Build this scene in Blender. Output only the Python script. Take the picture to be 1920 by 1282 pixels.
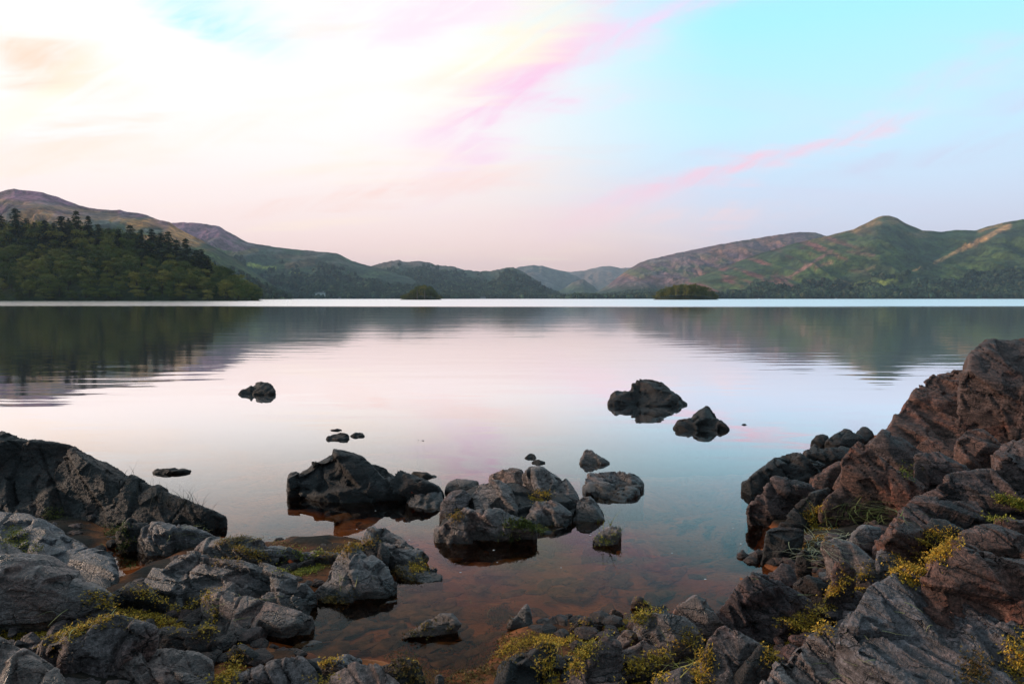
import bpy, bmesh, math, random
import numpy as np
from mathutils import Vector
from math import radians as R

for o in list(bpy.data.objects): bpy.data.objects.remove(o)
scene = bpy.context.scene
COL = scene.collection

# ------------------------------------------------------------------ camera
CAM_H = 1.5                      # metres above the lake
FPX = 1300.0                     # focal length in pixels of the 1920 wide photograph
HOR = 559.5                      # row of the horizon
PITCH = math.atan((641 - HOR) / FPX)
cam_d = bpy.data.cameras.new('camera'); cam = bpy.data.objects.new('camera', cam_d); COL.objects.link(cam)
cam.location = (0, 0, CAM_H); cam.rotation_euler = (R(90) - PITCH, 0, 0)
cam_d.sensor_width = 36; cam_d.lens = FPX / 1920 * 36; cam_d.clip_start = 0.05; cam_d.clip_end = 40000
scene.camera = cam
SP, CP = math.sin(PITCH), math.cos(PITCH)
def uv(px, py):
    """photograph pixel -> slopes x/y and (z-h)/y of its line of sight"""
    a = (np.asarray(px, float) - 960) / FPX; b = (641 - np.asarray(py, float)) / FPX
    dy = b * SP + CP
    return a / dy, (b * CP - SP) / dy
def proj(X, Y, Z):
    """world -> photograph pixel (used for land cover maps only)"""
    zc = Y * CP - (Z - CAM_H) * SP; yc = Y * SP + (Z - CAM_H) * CP
    return 960 + FPX * X / zc, 641 - FPX * yc / zc

# ------------------------------------------------------------------ world, sun, exposure
SUN_AZ, SUN_EL = -82.0, 13.0      # degrees, azimuth from +Y towards +X
w = bpy.data.worlds.new('World'); scene.world = w; w.use_nodes = True
nt = w.node_tree; nt.nodes.clear()
class NB:
    """small helper for wiring node trees"""
    def __init__(s, t): s.t = t
    def n(s, typ, **kw):
        x = s.t.nodes.new(typ)
        for k, v in kw.items(): setattr(x, k, v)
        return x
    def put(s, sock, v):
        if isinstance(v, bpy.types.NodeSocket): s.t.links.new(v, sock)
        elif v is not None:
            if isinstance(v, (tuple, list)) and len(v) == 3 and sock.type == 'RGBA': v = (*v, 1)
            sock.default_value = v
    def m(s, op, a, b=None, c=None, clamp=False):
        x = s.n('ShaderNodeMath', operation=op, use_clamp=clamp)
        for i, v in enumerate((a, b, c)):
            if v is not None: s.put(x.inputs[i], v)
        return x.outputs[0]
    def ss(s, v, lo, hi, a=0.0, b=1.0):
        x = s.n('ShaderNodeMapRange', interpolation_type='SMOOTHSTEP')
        s.put(x.inputs[0], v); s.put(x.inputs[1], lo); s.put(x.inputs[2], hi); s.put(x.inputs[3], a); s.put(x.inputs[4], b)
        return x.outputs[0]
    def mix(s, f, a, b, blend='MIX'):
        x = s.n('ShaderNodeMix', data_type='RGBA', blend_type=blend)
        s.put(x.inputs[0], f); s.put(x.inputs[6], a); s.put(x.inputs[7], b)
        return x.outputs[2]
    def ramp(s, f, stops, interp='LINEAR'):
        x = s.n('ShaderNodeValToRGB'); x.color_ramp.interpolation = interp
        e = x.color_ramp.elements
        while len(e) < len(stops): e.new(0.5)
        for el, (p, c) in zip(e, stops): el.position = p; el.color = (*c, 1) if len(c) == 3 else c
        s.put(x.inputs[0], f); return x.outputs[0]
    def noise(s, vec, scale, detail=4, rough=.55, dist=0.0, color=False):
        x = s.n('ShaderNodeTexNoise'); s.put(x.inputs['Vector'], vec)
        x.inputs['Scale'].default_value = scale; x.inputs['Detail'].default_value = detail
        x.inputs['Roughness'].default_value = rough; x.inputs['Distortion'].default_value = dist
        return x.outputs['Color' if color else 'Fac']
    def mapping(s, vec, scale=(1,1,1), rot=(0,0,0), loc=(0,0,0)):
        x = s.n('ShaderNodeMapping'); s.put(x.inputs[0], vec)
        x.inputs[1].default_value = loc; x.inputs[2].default_value = rot; x.inputs[3].default_value = scale
        return x.outputs[0]
    def xyz(s, vec):
        x = s.n('ShaderNodeSeparateXYZ'); s.put(x.inputs[0], vec); return x.outputs
    def comb(s, a, b, c):
        x = s.n('ShaderNodeCombineXYZ')
        for i, v in enumerate((a, b, c)): s.put(x.inputs[i], v)
        return x.outputs[0]
B = NB(nt)
dirv = B.n('ShaderNodeTexCoord').outputs['Generated']
dx, dy, dz = B.xyz(dirv)
el = B.m('ARCSINE', dz)                                  # radians
el01 = B.m('DIVIDE', el, 1.5708, clamp=True)             # 0 horizon .. 1 zenith
az = B.m('ARCTAN2', dx, dy)
GLOW_AZ = -26.0
ca = B.m('COSINE', B.m('SUBTRACT', az, R(GLOW_AZ)))
warmth = B.ss(B.m('ADD', ca, B.ss(el01, 1.5 / 90, 10 / 90, .10, 0.0)), .72, .965)
# clouds live on a plane high above: coordinates converge at the horizon
dzc = B.m('ADD', B.m('MAXIMUM', dz, 0.0), 0.13)
cu = B.m('DIVIDE', dx, dzc); cv = B.m('DIVIDE', dy, dzc)
cp = B.comb(cu, cv, 0.0)
cpr = B.mapping(cp, rot=(0, 0, R(-52)), scale=(0.42, 1.25, 1))
n1 = B.noise(cpr, 0.95, 6, .56, .7)
n2 = B.noise(B.mapping(cpr, loc=(7.3, 2.1, 0)), 2.3, 5, .55, .5)
cl = B.m('ADD', B.m('MULTIPLY', n1, .7), B.m('MULTIPLY', n2, .3))
def D(p): return p / 90.0
warm = B.ramp(el01, [(0, (1.0, .60, .54)), (D(3.5), (1.0, .70, .65)), (D(7), (1.0, .81, .77)), (D(11), (1.0, .91, .87)),
                     (D(18), (1.0, .98, .94)), (D(30), (.86, .88, .88)), (1, (.44, .46, .52))])
cool = B.ramp(el01, [(0, (.78, .62, .70)), (D(4), (.62, .60, .74)), (D(8), (.58, .68, .84)), (D(13), (.50, .78, .92)),
                     (D(20), (.36, .79, .93)), (D(34), (.34, .60, .74)), (1, (.36, .42, .52))])
lum = B.ss(ca, .80, 1.0, .98, 1.06)                       # glow round the place where the sun stands
lum = B.m('MULTIPLY', lum, B.ss(el01, D(2), D(9), 1.04, 1.0))
warm_l = B.mix(1.0, warm, B.comb(lum, lum, lum), 'MULTIPLY')
ck = B.ss(ca, -.7, .55, .36, 1.14)                        # the sky opposite the sunset is duller
base = B.mix(warmth, B.mix(1.0, cool, B.comb(ck, ck, ck), 'MULTIPLY'), warm_l)
# soft broken cloud: white to peach near the glow, pink further away, grey lilac opposite
ccol = B.mix(warmth, (.80, .64, .80), (1.15, .92, .72))
cmask = B.ss(cl, .50, .66)
base = B.mix(B.m('MULTIPLY', cmask, B.ss(warmth, 0, 1, .16, .55)), base, ccol)
pk = B.noise(B.mapping(cpr, loc=(3.1, 9.4, 0)), 1.35, 5, .6, .4)
pmask = B.m('MULTIPLY', B.ss(pk, .54, .68), B.ss(el01, D(6), D(12)))
base = B.mix(B.m('MULTIPLY', pmask, B.ss(warmth, 0, 1, .22, .5)), base, B.mix(warmth, (.78, .58, .78), (1.08, .76, .58)))
# clear blue gaps high in the bright cloud
gap = B.m('MULTIPLY', B.ss(B.m('ADD', n1, B.m('MULTIPLY', n2, .35)), .60, .50), B.ss(el01, D(17), D(22)))
base = B.mix(B.m('MULTIPLY', gap, .8), base, (.30, .80, .98))
# two long cirrus bands: straight bands in the sky are great circles (straight in x/y, z/y)
yc = B.m('MAXIMUM', dy, .2)
gu = B.m('DIVIDE', dx, yc); gv = B.m('DIVIDE', dz, yc); front = B.ss(dy, .3, .6)
wob = B.m('SUBTRACT', B.noise(cpr, 3.2, 5, .6, .6), .5)
fl0 = B.noise(B.comb(B.m('MULTIPLY', B.m('ADD', B.m('MULTIPLY', gu, .88), B.m('MULTIPLY', gv, .48)), 5.5), B.m('MULTIPLY', B.m('SUBTRACT', B.m('MULTIPLY', gv, .88), B.m('MULTIPLY', gu, .48)), 24.0), 1.7), 1.0, 6, .62, .9)
def band(p0, p1, w0, w1, col, amt, fil=.8):
    """a feathery cirrus band along a great circle"""
    global base
    (u0, v0), (u1, v1) = uv(*p0), uv(*p1)
    L = math.hypot(u1 - u0, v1 - v0); tx, ty = (u1 - u0) / L, (v1 - v0) / L
    a = B.m('SUBTRACT', gu, float(u0)); b = B.m('SUBTRACT', gv, float(v0))
    t = B.m('ADD', B.m('MULTIPLY', a, float(tx)), B.m('MULTIPLY', b, float(ty)))
    s0 = B.m('SUBTRACT', B.m('MULTIPLY', b, float(tx)), B.m('MULTIPLY', a, float(ty)))
    s = B.m('ABSOLUTE', B.m('ADD', s0, B.m('MULTIPLY', wob, (w0 + w1) * 1.1)))
    wd = B.ss(t, 0.0, float(L), w0, w1)
    m_ = B.ss(B.m('DIVIDE', s, wd), 1.0, 0.0)
    m_ = B.m('MULTIPLY', m_, B.m('MULTIPLY', B.ss(t, -.08, .14), B.ss(t, float(L) + .10, float(L) - .14)))
    m_ = B.m('MULTIPLY', m_, B.ss(fl0, .34, .62, 1 - fil, 1.0))
    m_ = B.m('MULTIPLY', B.m('MULTIPLY', m_, front), amt)
    base = B.mix(m_, base, col)
band((760, 330), (1200, 20), .11, .09, (1.0, .74, .88), .75)
band((835, 262), (1150, 45), .055, .055, (1.0, .56, .80), .85, .6)
band((800, 200), (1080, 10), .06, .07, (1.1, .97, .66), .8, .6)
band((600, 80), (1060, -60), .08, .07, (1.1, .78, .90), .75)
band((1000, 440), (1720, 215), .045, .022, (1.0, .70, .80), .6)
band((1150, 378), (1680, 232), .020, .012, (1.0, .60, .74), .75, .6)
band((1060, 80), (1500, -40), .018, .03, (.98, .66, .90), .65)
band((1650, 190), (1980, 80), .03, .05, (.80, .70, .90), .5)
band((-120, 40), (190, 150), .04, .07, (1.05, .62, .38), .75, .6)
band((-60, 250), (200, 120), .04, .05, (1.2, .98, .66), .5)
band((100, 330), (620, 190), .05, .03, (1.15, .92, .80), .5)
band((-60, 330), (240, 255), .03, .03, (1.1, .80, .62), .5)
band((1500, 335), (1960, 255), .020, .035, (.68, .62, .82), .5)
band((1180, 330), (1420, 262), .012, .02, (.74, .70, .86), .5)
band((1800, 215), (2050, 160), .035, .06, (.70, .62, .84), .6)
band((230, -40), (530, 75), .035, .06, (.42, .88, 1.05), .95, .5)
band((420, 400), (1000, 325), .018, .03, (1.05, .72, .64), .7)
band((500, 340), (760, 300), .014, .02, (1.1, .80, .70), .5)
band((900, 420), (1500, 400), .03, .03, (1.0, .72, .74), .6)
sky = B.n('ShaderNodeTexSky', sky_type='NISHITA', sun_disc=False, sun_elevation=R(SUN_EL), sun_rotation=R(SUN_AZ), altitude=80, air_density=1.0, dust_density=1.5, ozone_density=1.5)
bg1 = B.n('ShaderNodeBackground'); bg1.inputs[1].default_value = 0.015; nt.links.new(sky.outputs[0], bg1.inputs[0])
bg2 = B.n('ShaderNodeBackground'); bg2.inputs[1].default_value = 0.80; nt.links.new(base, bg2.inputs[0])
adds = B.n('ShaderNodeAddShader'); nt.links.new(bg1.outputs[0], adds.inputs[0]); nt.links.new(bg2.outputs[0], adds.inputs[1])
wo = B.n('ShaderNodeOutputWorld'); nt.links.new(adds.outputs[0], wo.inputs[0])
w.cycles.sampling_method = 'MANUAL'; w.cycles.sample_map_resolution = 512

sun_d = bpy.data.lights.new('sun', 'SUN'); sun_d.energy = 2.6; sun_d.angle = R(8); sun_d.color = (1.0, .72, .53)
sun = bpy.data.objects.new('sun', sun_d); COL.objects.link(sun)
sv = Vector((math.sin(R(SUN_AZ)) * math.cos(R(SUN_EL)), math.cos(R(SUN_AZ)) * math.cos(R(SUN_EL)), math.sin(R(SUN_EL))))
sun.rotation_euler = sv.to_track_quat('Z', 'Y').to_euler(); sun.location = sv * 50 + Vector((0, 0, 20))
vs = scene.view_settings
vs.view_transform = 'Standard'; vs.look = 'None'; vs.gamma = 1; vs.use_curve_mapping = False; vs.exposure = 0.40
scene.cycles.max_bounces = 8; scene.cycles.transparent_max_bounces = 12; scene.cycles.volume_bounces = 0
scene.cycles.use_denoising = True

# ------------------------------------------------------------------ helpers
def hashf(ix, iy, iz, seed):
    h = (ix * 374761393 + iy * 668265263 + iz * 2147483647 + seed * 974711) & 0xffffffff
    h = ((h ^ (h >> 13)) * 1274126177) & 0xffffffff
    return ((h ^ (h >> 16)) & 0xffff) / 65535.0
def vnoise(P, seed=0):
    """value noise -1..1 at the rows of P (n,3)"""
    I = np.floor(P).astype(np.int64); F = P - I; F = F * F * F * (F * (F * 6 - 15) + 10)
    r = 0
    for a in (0, 1):
        wa = F[:, 0] if a else 1 - F[:, 0]
        for b in (0, 1):
            wb = F[:, 1] if b else 1 - F[:, 1]
            for c in (0, 1):
                wc = F[:, 2] if c else 1 - F[:, 2]
                r = r + wa * wb * wc * hashf(I[:, 0] + a, I[:, 1] + b, I[:, 2] + c, seed)
    return r * 2 - 1
def fbm(P, octaves=4, gain=.5, lac=2.03, seed=0, ridged=False):
    s = 0; a = 1; t = 0
    for i in range(octaves):
        v = vnoise(P, seed + i * 17)
        if ridged: v = 1 - 2 * np.abs(v)
        s = s + a * v; t += a; a *= gain; P = P * lac + 13.7
    return s / t
def smooth(x, a, b):
    t = np.clip((x - a) / (b - a), 0, 1); return t * t * (3 - 2 * t)
def mk_mesh(name, V, F, sm=False, mat=None):
    me = bpy.data.meshes.new(name)
    V = np.ascontiguousarray(V, np.float32); F = np.ascontiguousarray(F, np.int32); k = F.shape[1]
    me.vertices.add(len(V)); me.vertices.foreach_set('co', V.ravel())
    me.loops.add(F.size); me.loops.foreach_set('vertex_index', F.ravel())
    me.polygons.add(len(F)); me.polygons.foreach_set('loop_start', np.arange(0, F.size, k, dtype=np.int32))
    me.polygons.foreach_set('loop_total', np.full(len(F), k, np.int32))
    me.polygons.foreach_set('use_smooth', np.full(len(F), sm, bool))
    me.update(calc_edges=True)
    if mat: me.materials.append(mat)
    return me
def add(name, me, loc=(0, 0, 0), parent=None, label=None, cat=None, group=None, kind=None):
    o = bpy.data.objects.new(name, me); COL.objects.link(o); o.location = loc
    if parent is not None: o.parent = parent
    for k, v in (('label', label), ('category', cat), ('group', group), ('kind', kind)):
        if v: o[k] = v
    return o
def set_color(me, name, C):
    a = me.color_attributes.new(name, 'FLOAT_COLOR', 'POINT')
    a.data.foreach_set('color', np.ascontiguousarray(np.c_[C, np.ones(len(C))], np.float32).ravel())
def grid_faces(nr, nc):
    i = np.arange(nr * nc).reshape(nr, nc)
    return np.stack([i[:-1, :-1], i[:-1, 1:], i[1:, 1:], i[1:, :-1]], -1).reshape(-1, 4)
def new_mat(name):
    m = bpy.data.materials.new(name); m.use_nodes = True
    t = m.node_tree; bs = t.nodes['Principled BSDF']
    return m, NB(t), bs
# ------------------------------------------------------------------ materials of the land
def mat_land(name, scale, rough=.95, bump=0.0):
    """colour comes from the land cover painted per vertex, broken up by noise"""
    m, b, bs = new_mat(name)
    at = b.n('ShaderNodeVertexColor'); at.layer_name = 'cover'
    pos = b.n('ShaderNodeNewGeometry').outputs['Position']
    n = b.noise(pos, scale, 6, .65)
    n_ = b.noise(pos, scale * 6, 4, .6)
    f = b.m('MULTIPLY', b.ss(n, .30, .70, .45, 1.6), b.ss(n_, .3, .7, .55, 1.5))
    f = b.m('MULTIPLY', f, 1.4)
    c = b.mix(1.0, at.outputs[0], b.comb(f, f, f), 'MULTIPLY')
    b.put(bs.inputs['Base Color'], c); bs.inputs['Roughness'].default_value = rough
    bs.inputs['Specular IOR Level'].default_value = .15
    if bump:
        bp = b.n('ShaderNodeBump'); bp.inputs['Strength'].default_value = .6; bp.inputs['Distance'].default_value = bump
        b.put(bp.inputs['Height'], n_); b.put(bs.inputs['Normal'], bp.outputs[0])
    return m
def mat_leaf(name, c1, c2, c3):
    m, b, bs = new_mat(name)
    rnd = b.n('ShaderNodeObjectInfo').outputs['Random']
    pos = b.n('ShaderNodeNewGeometry').outputs['Position']
    n = b.noise(pos, .25, 3, .6)
    k = b.m('ADD', b.m('MULTIPLY', rnd, .75), b.m('MULTIPLY', n, .5))
    c = b.ramp(k, [(.15, c1), (.62, c2), (1.05, c3)])
    b.put(bs.inputs['Base Color'], c); bs.inputs['Roughness'].default_value = .8
    bs.inputs['Specular IOR Level'].default_value = .2
    return m
M_fell = mat_land('fell_vegetation', .012, bump=7.0)
M_leaf = mat_leaf('broadleaf_foliage', (.030, .050, .010), (.105, .130, .022), (.25, .21, .036))
M_island = mat_leaf('island_foliage', (.060, .075, .016), (.115, .125, .026), (.19, .16, .035))
M_conif = mat_leaf('conifer_foliage', (.014, .025, .011), (.026, .042, .015), (.055, .058, .018))
M_wood = mat_leaf('far_wood_foliage', (.022, .038, .022), (.035, .055, .028), (.06, .07, .03))
def mat_plain(name, col, rough=.9, scale=3.0, var=.35):
    m, b, bs = new_mat(name)
    pos = b.n('ShaderNodeNewGeometry').outputs['Position']
    f = b.ss(b.noise(pos, scale, 5, .6), .3, .7, 1 - var, 1 + var)
    b.put(bs.inputs['Base Color'], b.mix(1.0, (*col, 1), b.comb(f, f, f), 'MULTIPLY')); bs.inputs['Roughness'].default_value = rough
    bs.inputs['Specular IOR Level'].default_value = .2
    return m
M_bark = mat_plain('bark', (.05, .04, .032))
M_bark_pale = mat_plain('pale_bark', (.16, .13, .11))

# ------------------------------------------------------------------ hills: skyline traced once, then built at their true distance
def line_d(px, py, x0, y0, x1, y1):
    t = np.clip(((px - x0) * (x1 - x0) + (py - y0) * (y1 - y0)) / ((x1 - x0) ** 2 + (y1 - y0) ** 2), 0, 1)
    return np.hypot(px - x0 - t * (x1 - x0), py - y0 - t * (y1 - y0))
HILLS = {}
def hill(name, sky, Dr, Df, label=None, back=.6, p=1.15, amp=.17, gul=.17, jag=1.2, seed=0, nx=260, nt_=90, cover=None, base=-3.0, nscale=1.0):
    sky = np.array(sky, float)
    px = np.linspace(sky[0, 0], sky[-1, 0], nx)
    py = np.interp(px, sky[:, 0], sky[:, 1])
    k = np.c_[px / 9.0, np.zeros(nx), np.full(nx, seed * 3.1)]
    py = py - jag * fbm(k, 4, .6, seed=seed)
    u, v = uv(px, py)
    t = np.r_[np.linspace(0, 1, nt_), 1 + np.linspace(0, 1, 24)[1:] ** 1.3]
    fr = t <= 1
    D = np.where(fr, Df + (Dr - Df) * t, Dr + (t - 1) * (Dr * back))
    zr = v * Dr + CAM_H
    X = u[None, :] * D[:, None]; Y = np.repeat(D[:, None], nx, 1)
    prof = np.where(fr, np.clip(t, 0, 1) ** p, np.clip(1 - (t - 1), 0, 1) ** 1.2)
    Z = base + (zr[None, :] - base) * prof[:, None]
    P = np.c_[X.ravel(), Y.ravel(), np.full(X.size, seed * 7.7)]
    s = 1 / (Dr * .09) * nscale
    n1 = fbm(P * [s, s, 1], 5, .5, seed=seed).reshape(X.shape)
    n2 = fbm(np.c_[X.ravel() * s * 3.2 + n1.ravel() * 1.2, Y.ravel() * s * .5, P[:, 2]], 4, .55, seed=seed + 5, ridged=True).reshape(X.shape)
    tt = np.clip(t, 0, 2)[:, None]
    env = np.clip(np.sin(np.pi * np.clip(tt / 1.0, 0, 1)), 0, 1) ** .7 * (tt <= 1) + (tt > 1) * np.clip((tt - 1) * 2, 0, 1) * .5
    h = np.abs(zr)[None, :] + 8
    Z = Z + env * h * (amp * n1 + gul * (n2 - .3))
    # nothing in front of the ridge may rise above its line of sight
    vis = (zr[None, :] - CAM_H) / Dr * (.35 + .62 * np.clip(tt, 0, 1) ** .8)
    lim = np.where(tt < 1, CAM_H + vis * Y, 1e9); Z = np.where((tt < 1) & (zr[None, :] > 12), np.minimum(Z, lim), Z)
    V = np.c_[X.ravel(), Y.ravel(), Z.ravel()]
    me = mk_mesh(name, V, grid_faces(len(t), nx), True, M_fell)
    qx, qy = proj(V[:, 0], V[:, 1], V[:, 2])
    zf = np.clip(V[:, 2] / max(zr.max(), 1), 0, 1)
    set_color(me, 'cover', cover(qx, qy, zf, n1.ravel(), n2.ravel(), V))
    o = add(name, me, kind='structure', label=label)
    HILLS[label or name] = dict(u=u, D=D, Z=Z, px=px, fr=fr)
    return o
def hill_z(h, x, y):
    """height of a built hill at world x, y (front side)"""
    uu = x / y; c = np.interp(uu, h['u'], np.arange(len(h['u']))); r = np.interp(y, h['D'], np.arange(len(h['D'])))
    c0 = np.clip(c.astype(int), 0, len(h['u']) - 2); r0 = np.clip(r.astype(int), 0, len(h['D']) - 2); fc = c - c0; fr = r - r0; Z = h['Z']
    return (Z[r0, c0] * (1 - fr) + Z[r0 + 1, c0] * fr) * (1 - fc) + (Z[r0, c0 + 1] * (1 - fr) + Z[r0 + 1, c0 + 1] * fr) * fc
def mixc(a, b, f): return a * (1 - f[:, None]) + np.array(b)[None, :] * f[:, None]
GREEN, DKGREEN, HEATH, BRACK, TAN, FIELD, GREY = (.060, .080, .022), (.026, .042, .016), (.190, .080, .115), (.36, .15, .042), (.36, .19, .075), (.22, .23, .045), (.14, .12, .115)
def vn(qx, qy, a, b, seed): return fbm(np.c_[qx / a, qy / b, np.full(len(qx), seed * 1.0)], 4, .55, seed=seed)
def cov_left(qx, qy, zf, n1, n2, V):
    c = np.tile(np.array(DKGREEN), (len(qx), 1))
    c = mixc(c, GREEN, smooth(n1, -.1, .4))
    hgt = zf + .25 * vn(qx, qy, 60, 25, 3)
    c = mixc(c, BRACK, smooth(hgt, .30, .52) * smooth(vn(qx, qy, 70, 14, 8), -.2, .2) * .95)
    c = mixc(c, HEATH, smooth(hgt, .62, .82))
    c = mixc(c, (.20, .105, .045), smooth(9 - line_d(qx, qy, -40, 372, 215, 402), 0, 9) * .8)
    c = mixc(c, (.19, .10, .045), smooth(7 - line_d(qx, qy, 130, 418, 250, 408), 0, 7) * .7 * smooth(vn(qx, qy, 20, 8, 4), -.2, .2))
    c = mixc(c, GREY, smooth(n2, .45, .75) * .5 * smooth(zf, .3, .6))
    return c
def cov_mid(qx, qy, zf, n1, n2, V):
    c = np.tile(np.array((.026, .044, .026)), (len(qx), 1))
    c = mixc(c, (.05, .068, .028), smooth(vn(qx, qy, 40, 14, 2), .0, .5))
    up = zf + .3 * vn(qx, qy, 50, 18, 9)
    c = mixc(c, (.095, .065, .058), smooth(up, .55, .9) * .8)
    c = mixc(c, HEATH, smooth(qx, 640, 420) * smooth(up, .45, .75) * .9)
    for (x0, y0, x1, y1, w_, col) in [(395, 467, 440, 476, 6, (.10, .13, .04)), (465, 496, 515, 504, 4, FIELD), (540, 498, 585, 493, 9, (.11, .075, .04)),
                                      (430, 478, 480, 470, 6, (.12, .09, .04)), (545, 512, 562, 513, 3, FIELD), (600, 503, 640, 504, 3, (.08, .10, .04)), (520, 480, 590, 484, 7, (.10, .075, .045))]:
        c = mixc(c, col, smooth(w_ - line_d(qx, qy, x0, y0, x1, y1) + 3 * vn(qx, qy, 12, 6, 5), 0, w_ * .7))
    c = mixc(c, GREY, smooth(n2, .5, .8) * .35 * smooth(zf, .25, .5))
    return c
def cov_far(qx, qy, zf, n1, n2, V):
    c = np.tile(np.array((.06, .058, .045)), (len(qx), 1))
    c = mixc(c, (.12, .075, .055), smooth(n1, -.1, .4)); c = mixc(c, (.035, .05, .03), smooth(.5 - zf, 0, .4))
    return mixc(c, GREY, smooth(n2, .4, .8) * .5)
def cov_wood(qx, qy, zf, n1, n2, V):
    return mixc(np.tile(np.array((.020, .032, .014)), (len(qx), 1)), (.035, .045, .02), smooth(n1, -.2, .4))
def cov_right_far(qx, qy, zf, n1, n2, V):
    c = np.tile(np.array((.100, .055, .062)), (len(qx), 1))
    d = (qx - 1300) * .55 + (qy - 500)                                 # gullies run down to the left
    g = vn(qx + qy * 1.2, qy - qx * .25, 60, 9, 6)
    c = mixc(c, (.18, .085, .055), smooth(g, .05, .4) * .8)
    c = mixc(c, GREEN, smooth(vn(qx + qy, qy - qx * .3, 45, 12, 14), .0, .4) * .75 * smooth(.8 - zf, 0, .4))
    c = mixc(c, (.115, .085, .045), smooth(zf, .75, .95) * smooth(vn(qx, qy, 40, 10, 3), -.2, .2) * .8)
    c = mixc(c, GREY, smooth(n2, .3, .7) * .5 * smooth(1330 - qx, 0, 100))
    return mixc(c, (.030, .045, .025), smooth(.22 - zf, 0, .15))
def cov_right(qx, qy, zf, n1, n2, V):
    c = np.tile(np.array((.042, .060, .016)), (len(qx), 1))
    c = mixc(c, (.030, .044, .018), smooth(vn(qx, qy, 50, 20, 1), -.1, .4))
    g = vn(qx + qy * 1.1, qy - qx * .3, 70, 9, 6)
    c = mixc(c, (.16, .055, .048), smooth(g, .0, .35) * smooth(1650 - qx + 40 * g, 0, 130) * .9)
    c = mixc(c, (.17, .105, .042), smooth(20 + 24 * vn(qx, qy, 30, 10, 11) - (qy - np.interp(qx, [1560, 1600, 1665, 1730, 1800, 1920], [441, 430, 404, 432, 432, 411])), 0, 22) * .95 * smooth(qx, 1480, 1580) * smooth(1770 - qx, 0, 60))
    for (x0, y0, x1, y1, w_, col) in [(1752, 493, 1805, 466, 4.5, TAN), (1805, 466, 1893, 423, 7, TAN), (1835, 434, 1878, 420, 4, (.20, .12, .05)), (1615, 508, 1640, 501, 3, (.16, .11, .05)), (1712, 507, 1728, 502, 2.5, TAN),
                                      (1596, 533, 1632, 531, 3.2, FIELD), (1648, 531, 1690, 523, 3.8, FIELD), (1640, 537, 1660, 533, 2.5, FIELD), (1590, 472, 1640, 478, 4, (.11, .06, .04)), (1480, 520, 1560, 470, 4, (.15, .075, .06)), (1530, 500, 1560, 492, 4, (.14, .085, .05))]:
        c = mixc(c, col, smooth(w_ - line_d(qx, qy, x0, y0, x1, y1) + 2 * vn(qx, qy, 10, 6, 5), 0, w_ * .8))
    return c
hill('mountain', [(930, 520), (1000, 505), (1050, 508), (1070, 510), (1092, 508), (1112, 503), (1130, 499), (1150, 499.5), (1165, 503), (1185, 501), (1240, 490), (1330, 500)], 9000, 7600, label='most distant pale blue fell in the gap', cover=cov_far, back=.14, seed=11, nx=160, nt_=60)
hill('mountain', [(900, 530), (940, 512), (975, 500), (1000, 497), (1018, 499), (1035, 504), (1060, 509), (1080, 517), (1100, 530), (1125, 545)], 7000, 5800, label='hazy distant fell left of the gap', cover=cov_far, back=.2, seed=12, nx=160, nt_=60)
hill('crag', [(1010, 560), (1040, 549), (1058, 540), (1072, 531), (1085, 525), (1093, 523), (1100, 528), (1112, 535), (1120, 544), (1145, 556), (1170, 561)], 5200, 4300, label='small hazy crag in the middle of the gap', cover=cov_mid, seed=13, nx=140, nt_=50, jag=1.8)
hill('fell', [(240, 430), (300, 420), (318, 418), (345, 417), (370, 418), (395, 422), (410, 424), (430, 436), (465, 455), (520, 464), (560, 468), (600, 472), (632, 475), (645, 481), (660, 489), (690, 498), (720, 505), (800, 530), (880, 556)], 3000, 2150, label='long dark fell above the white hotel', cover=cov_mid, seed=14, nx=300, p=1.05)
hill('fell', [(620, 540), (660, 512), (690, 500), (712, 494), (735, 488.5), (748, 488), (760, 491), (790, 490), (803, 492), (815, 497), (850, 500), (870, 506), (890, 509), (920, 508), (945, 503), (962, 501.5), (975, 506), (990, 515), (1010, 529), (1035, 546), (1060, 557), (1090, 563)], 3700, 2500, label='wooded fell with knobbly crest behind the smaller island', cover=cov_mid, seed=15, nx=300, jag=2.2)
hill('fell', [(1085, 563), (1110, 552), (1135, 538), (1155, 522), (1175, 507), (1200, 492), (1215, 487), (1250, 479), (1290, 470), (1340, 460), (1390, 451), (1405, 449), (1440, 443), (1480, 437), (1500, 435), (1530, 436), (1548, 442), (1580, 455), (1650, 480)], 4400, 2900, label='purple heather fell with a flat top', cover=cov_right_far, seed=16, nx=280, gul=.16)
hill('fell', [(1180, 563), (1230, 548), (1290, 527), (1350, 503), (1420, 477), (1490, 456), (1560, 440), (1600, 430), (1625, 418), (1645, 407.5), (1655, 404.5), (1667, 404), (1680, 408), (1700, 420), (1730, 432), (1765, 435), (1790, 431), (1830, 432), (1850, 425), (1890, 416), (1920, 411), (2000, 398), (2120, 396), (2300, 430)], 3300, 2100, label='green fell with a rounded summit cone', cover=cov_right, seed=17, nx=340, nt_=120, jag=.8, gul=.13)
hill('fell', [(-420, 420), (-250, 390), (-100, 372), (0, 360), (14, 356), (26, 354), (45, 357), (75, 360), (110, 370), (150, 386), (190, 393), (215, 394), (225, 393), (238, 398), (258, 399), (275, 403), (300, 413), (318, 417), (340, 432), (380, 452), (440, 485), (490, 520), (535, 552), (560, 564)], 1900, 1050, label='high purple and orange fell behind the wood', cover=cov_left, seed=18, nx=300, p=1.1)
hill('low_wooded_rise', [(1030, 562.5), (1060, 559), (1085, 556), (1110, 557), (1140, 559), (1180, 557), (1230, 554), (1300, 556), (1360, 561)], 2300, 2080, label='low wooded rise in front of the gap', cover=cov_wood, seed=19, nx=120, nt_=24, jag=.3, amp=0, gul=0)
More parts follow.
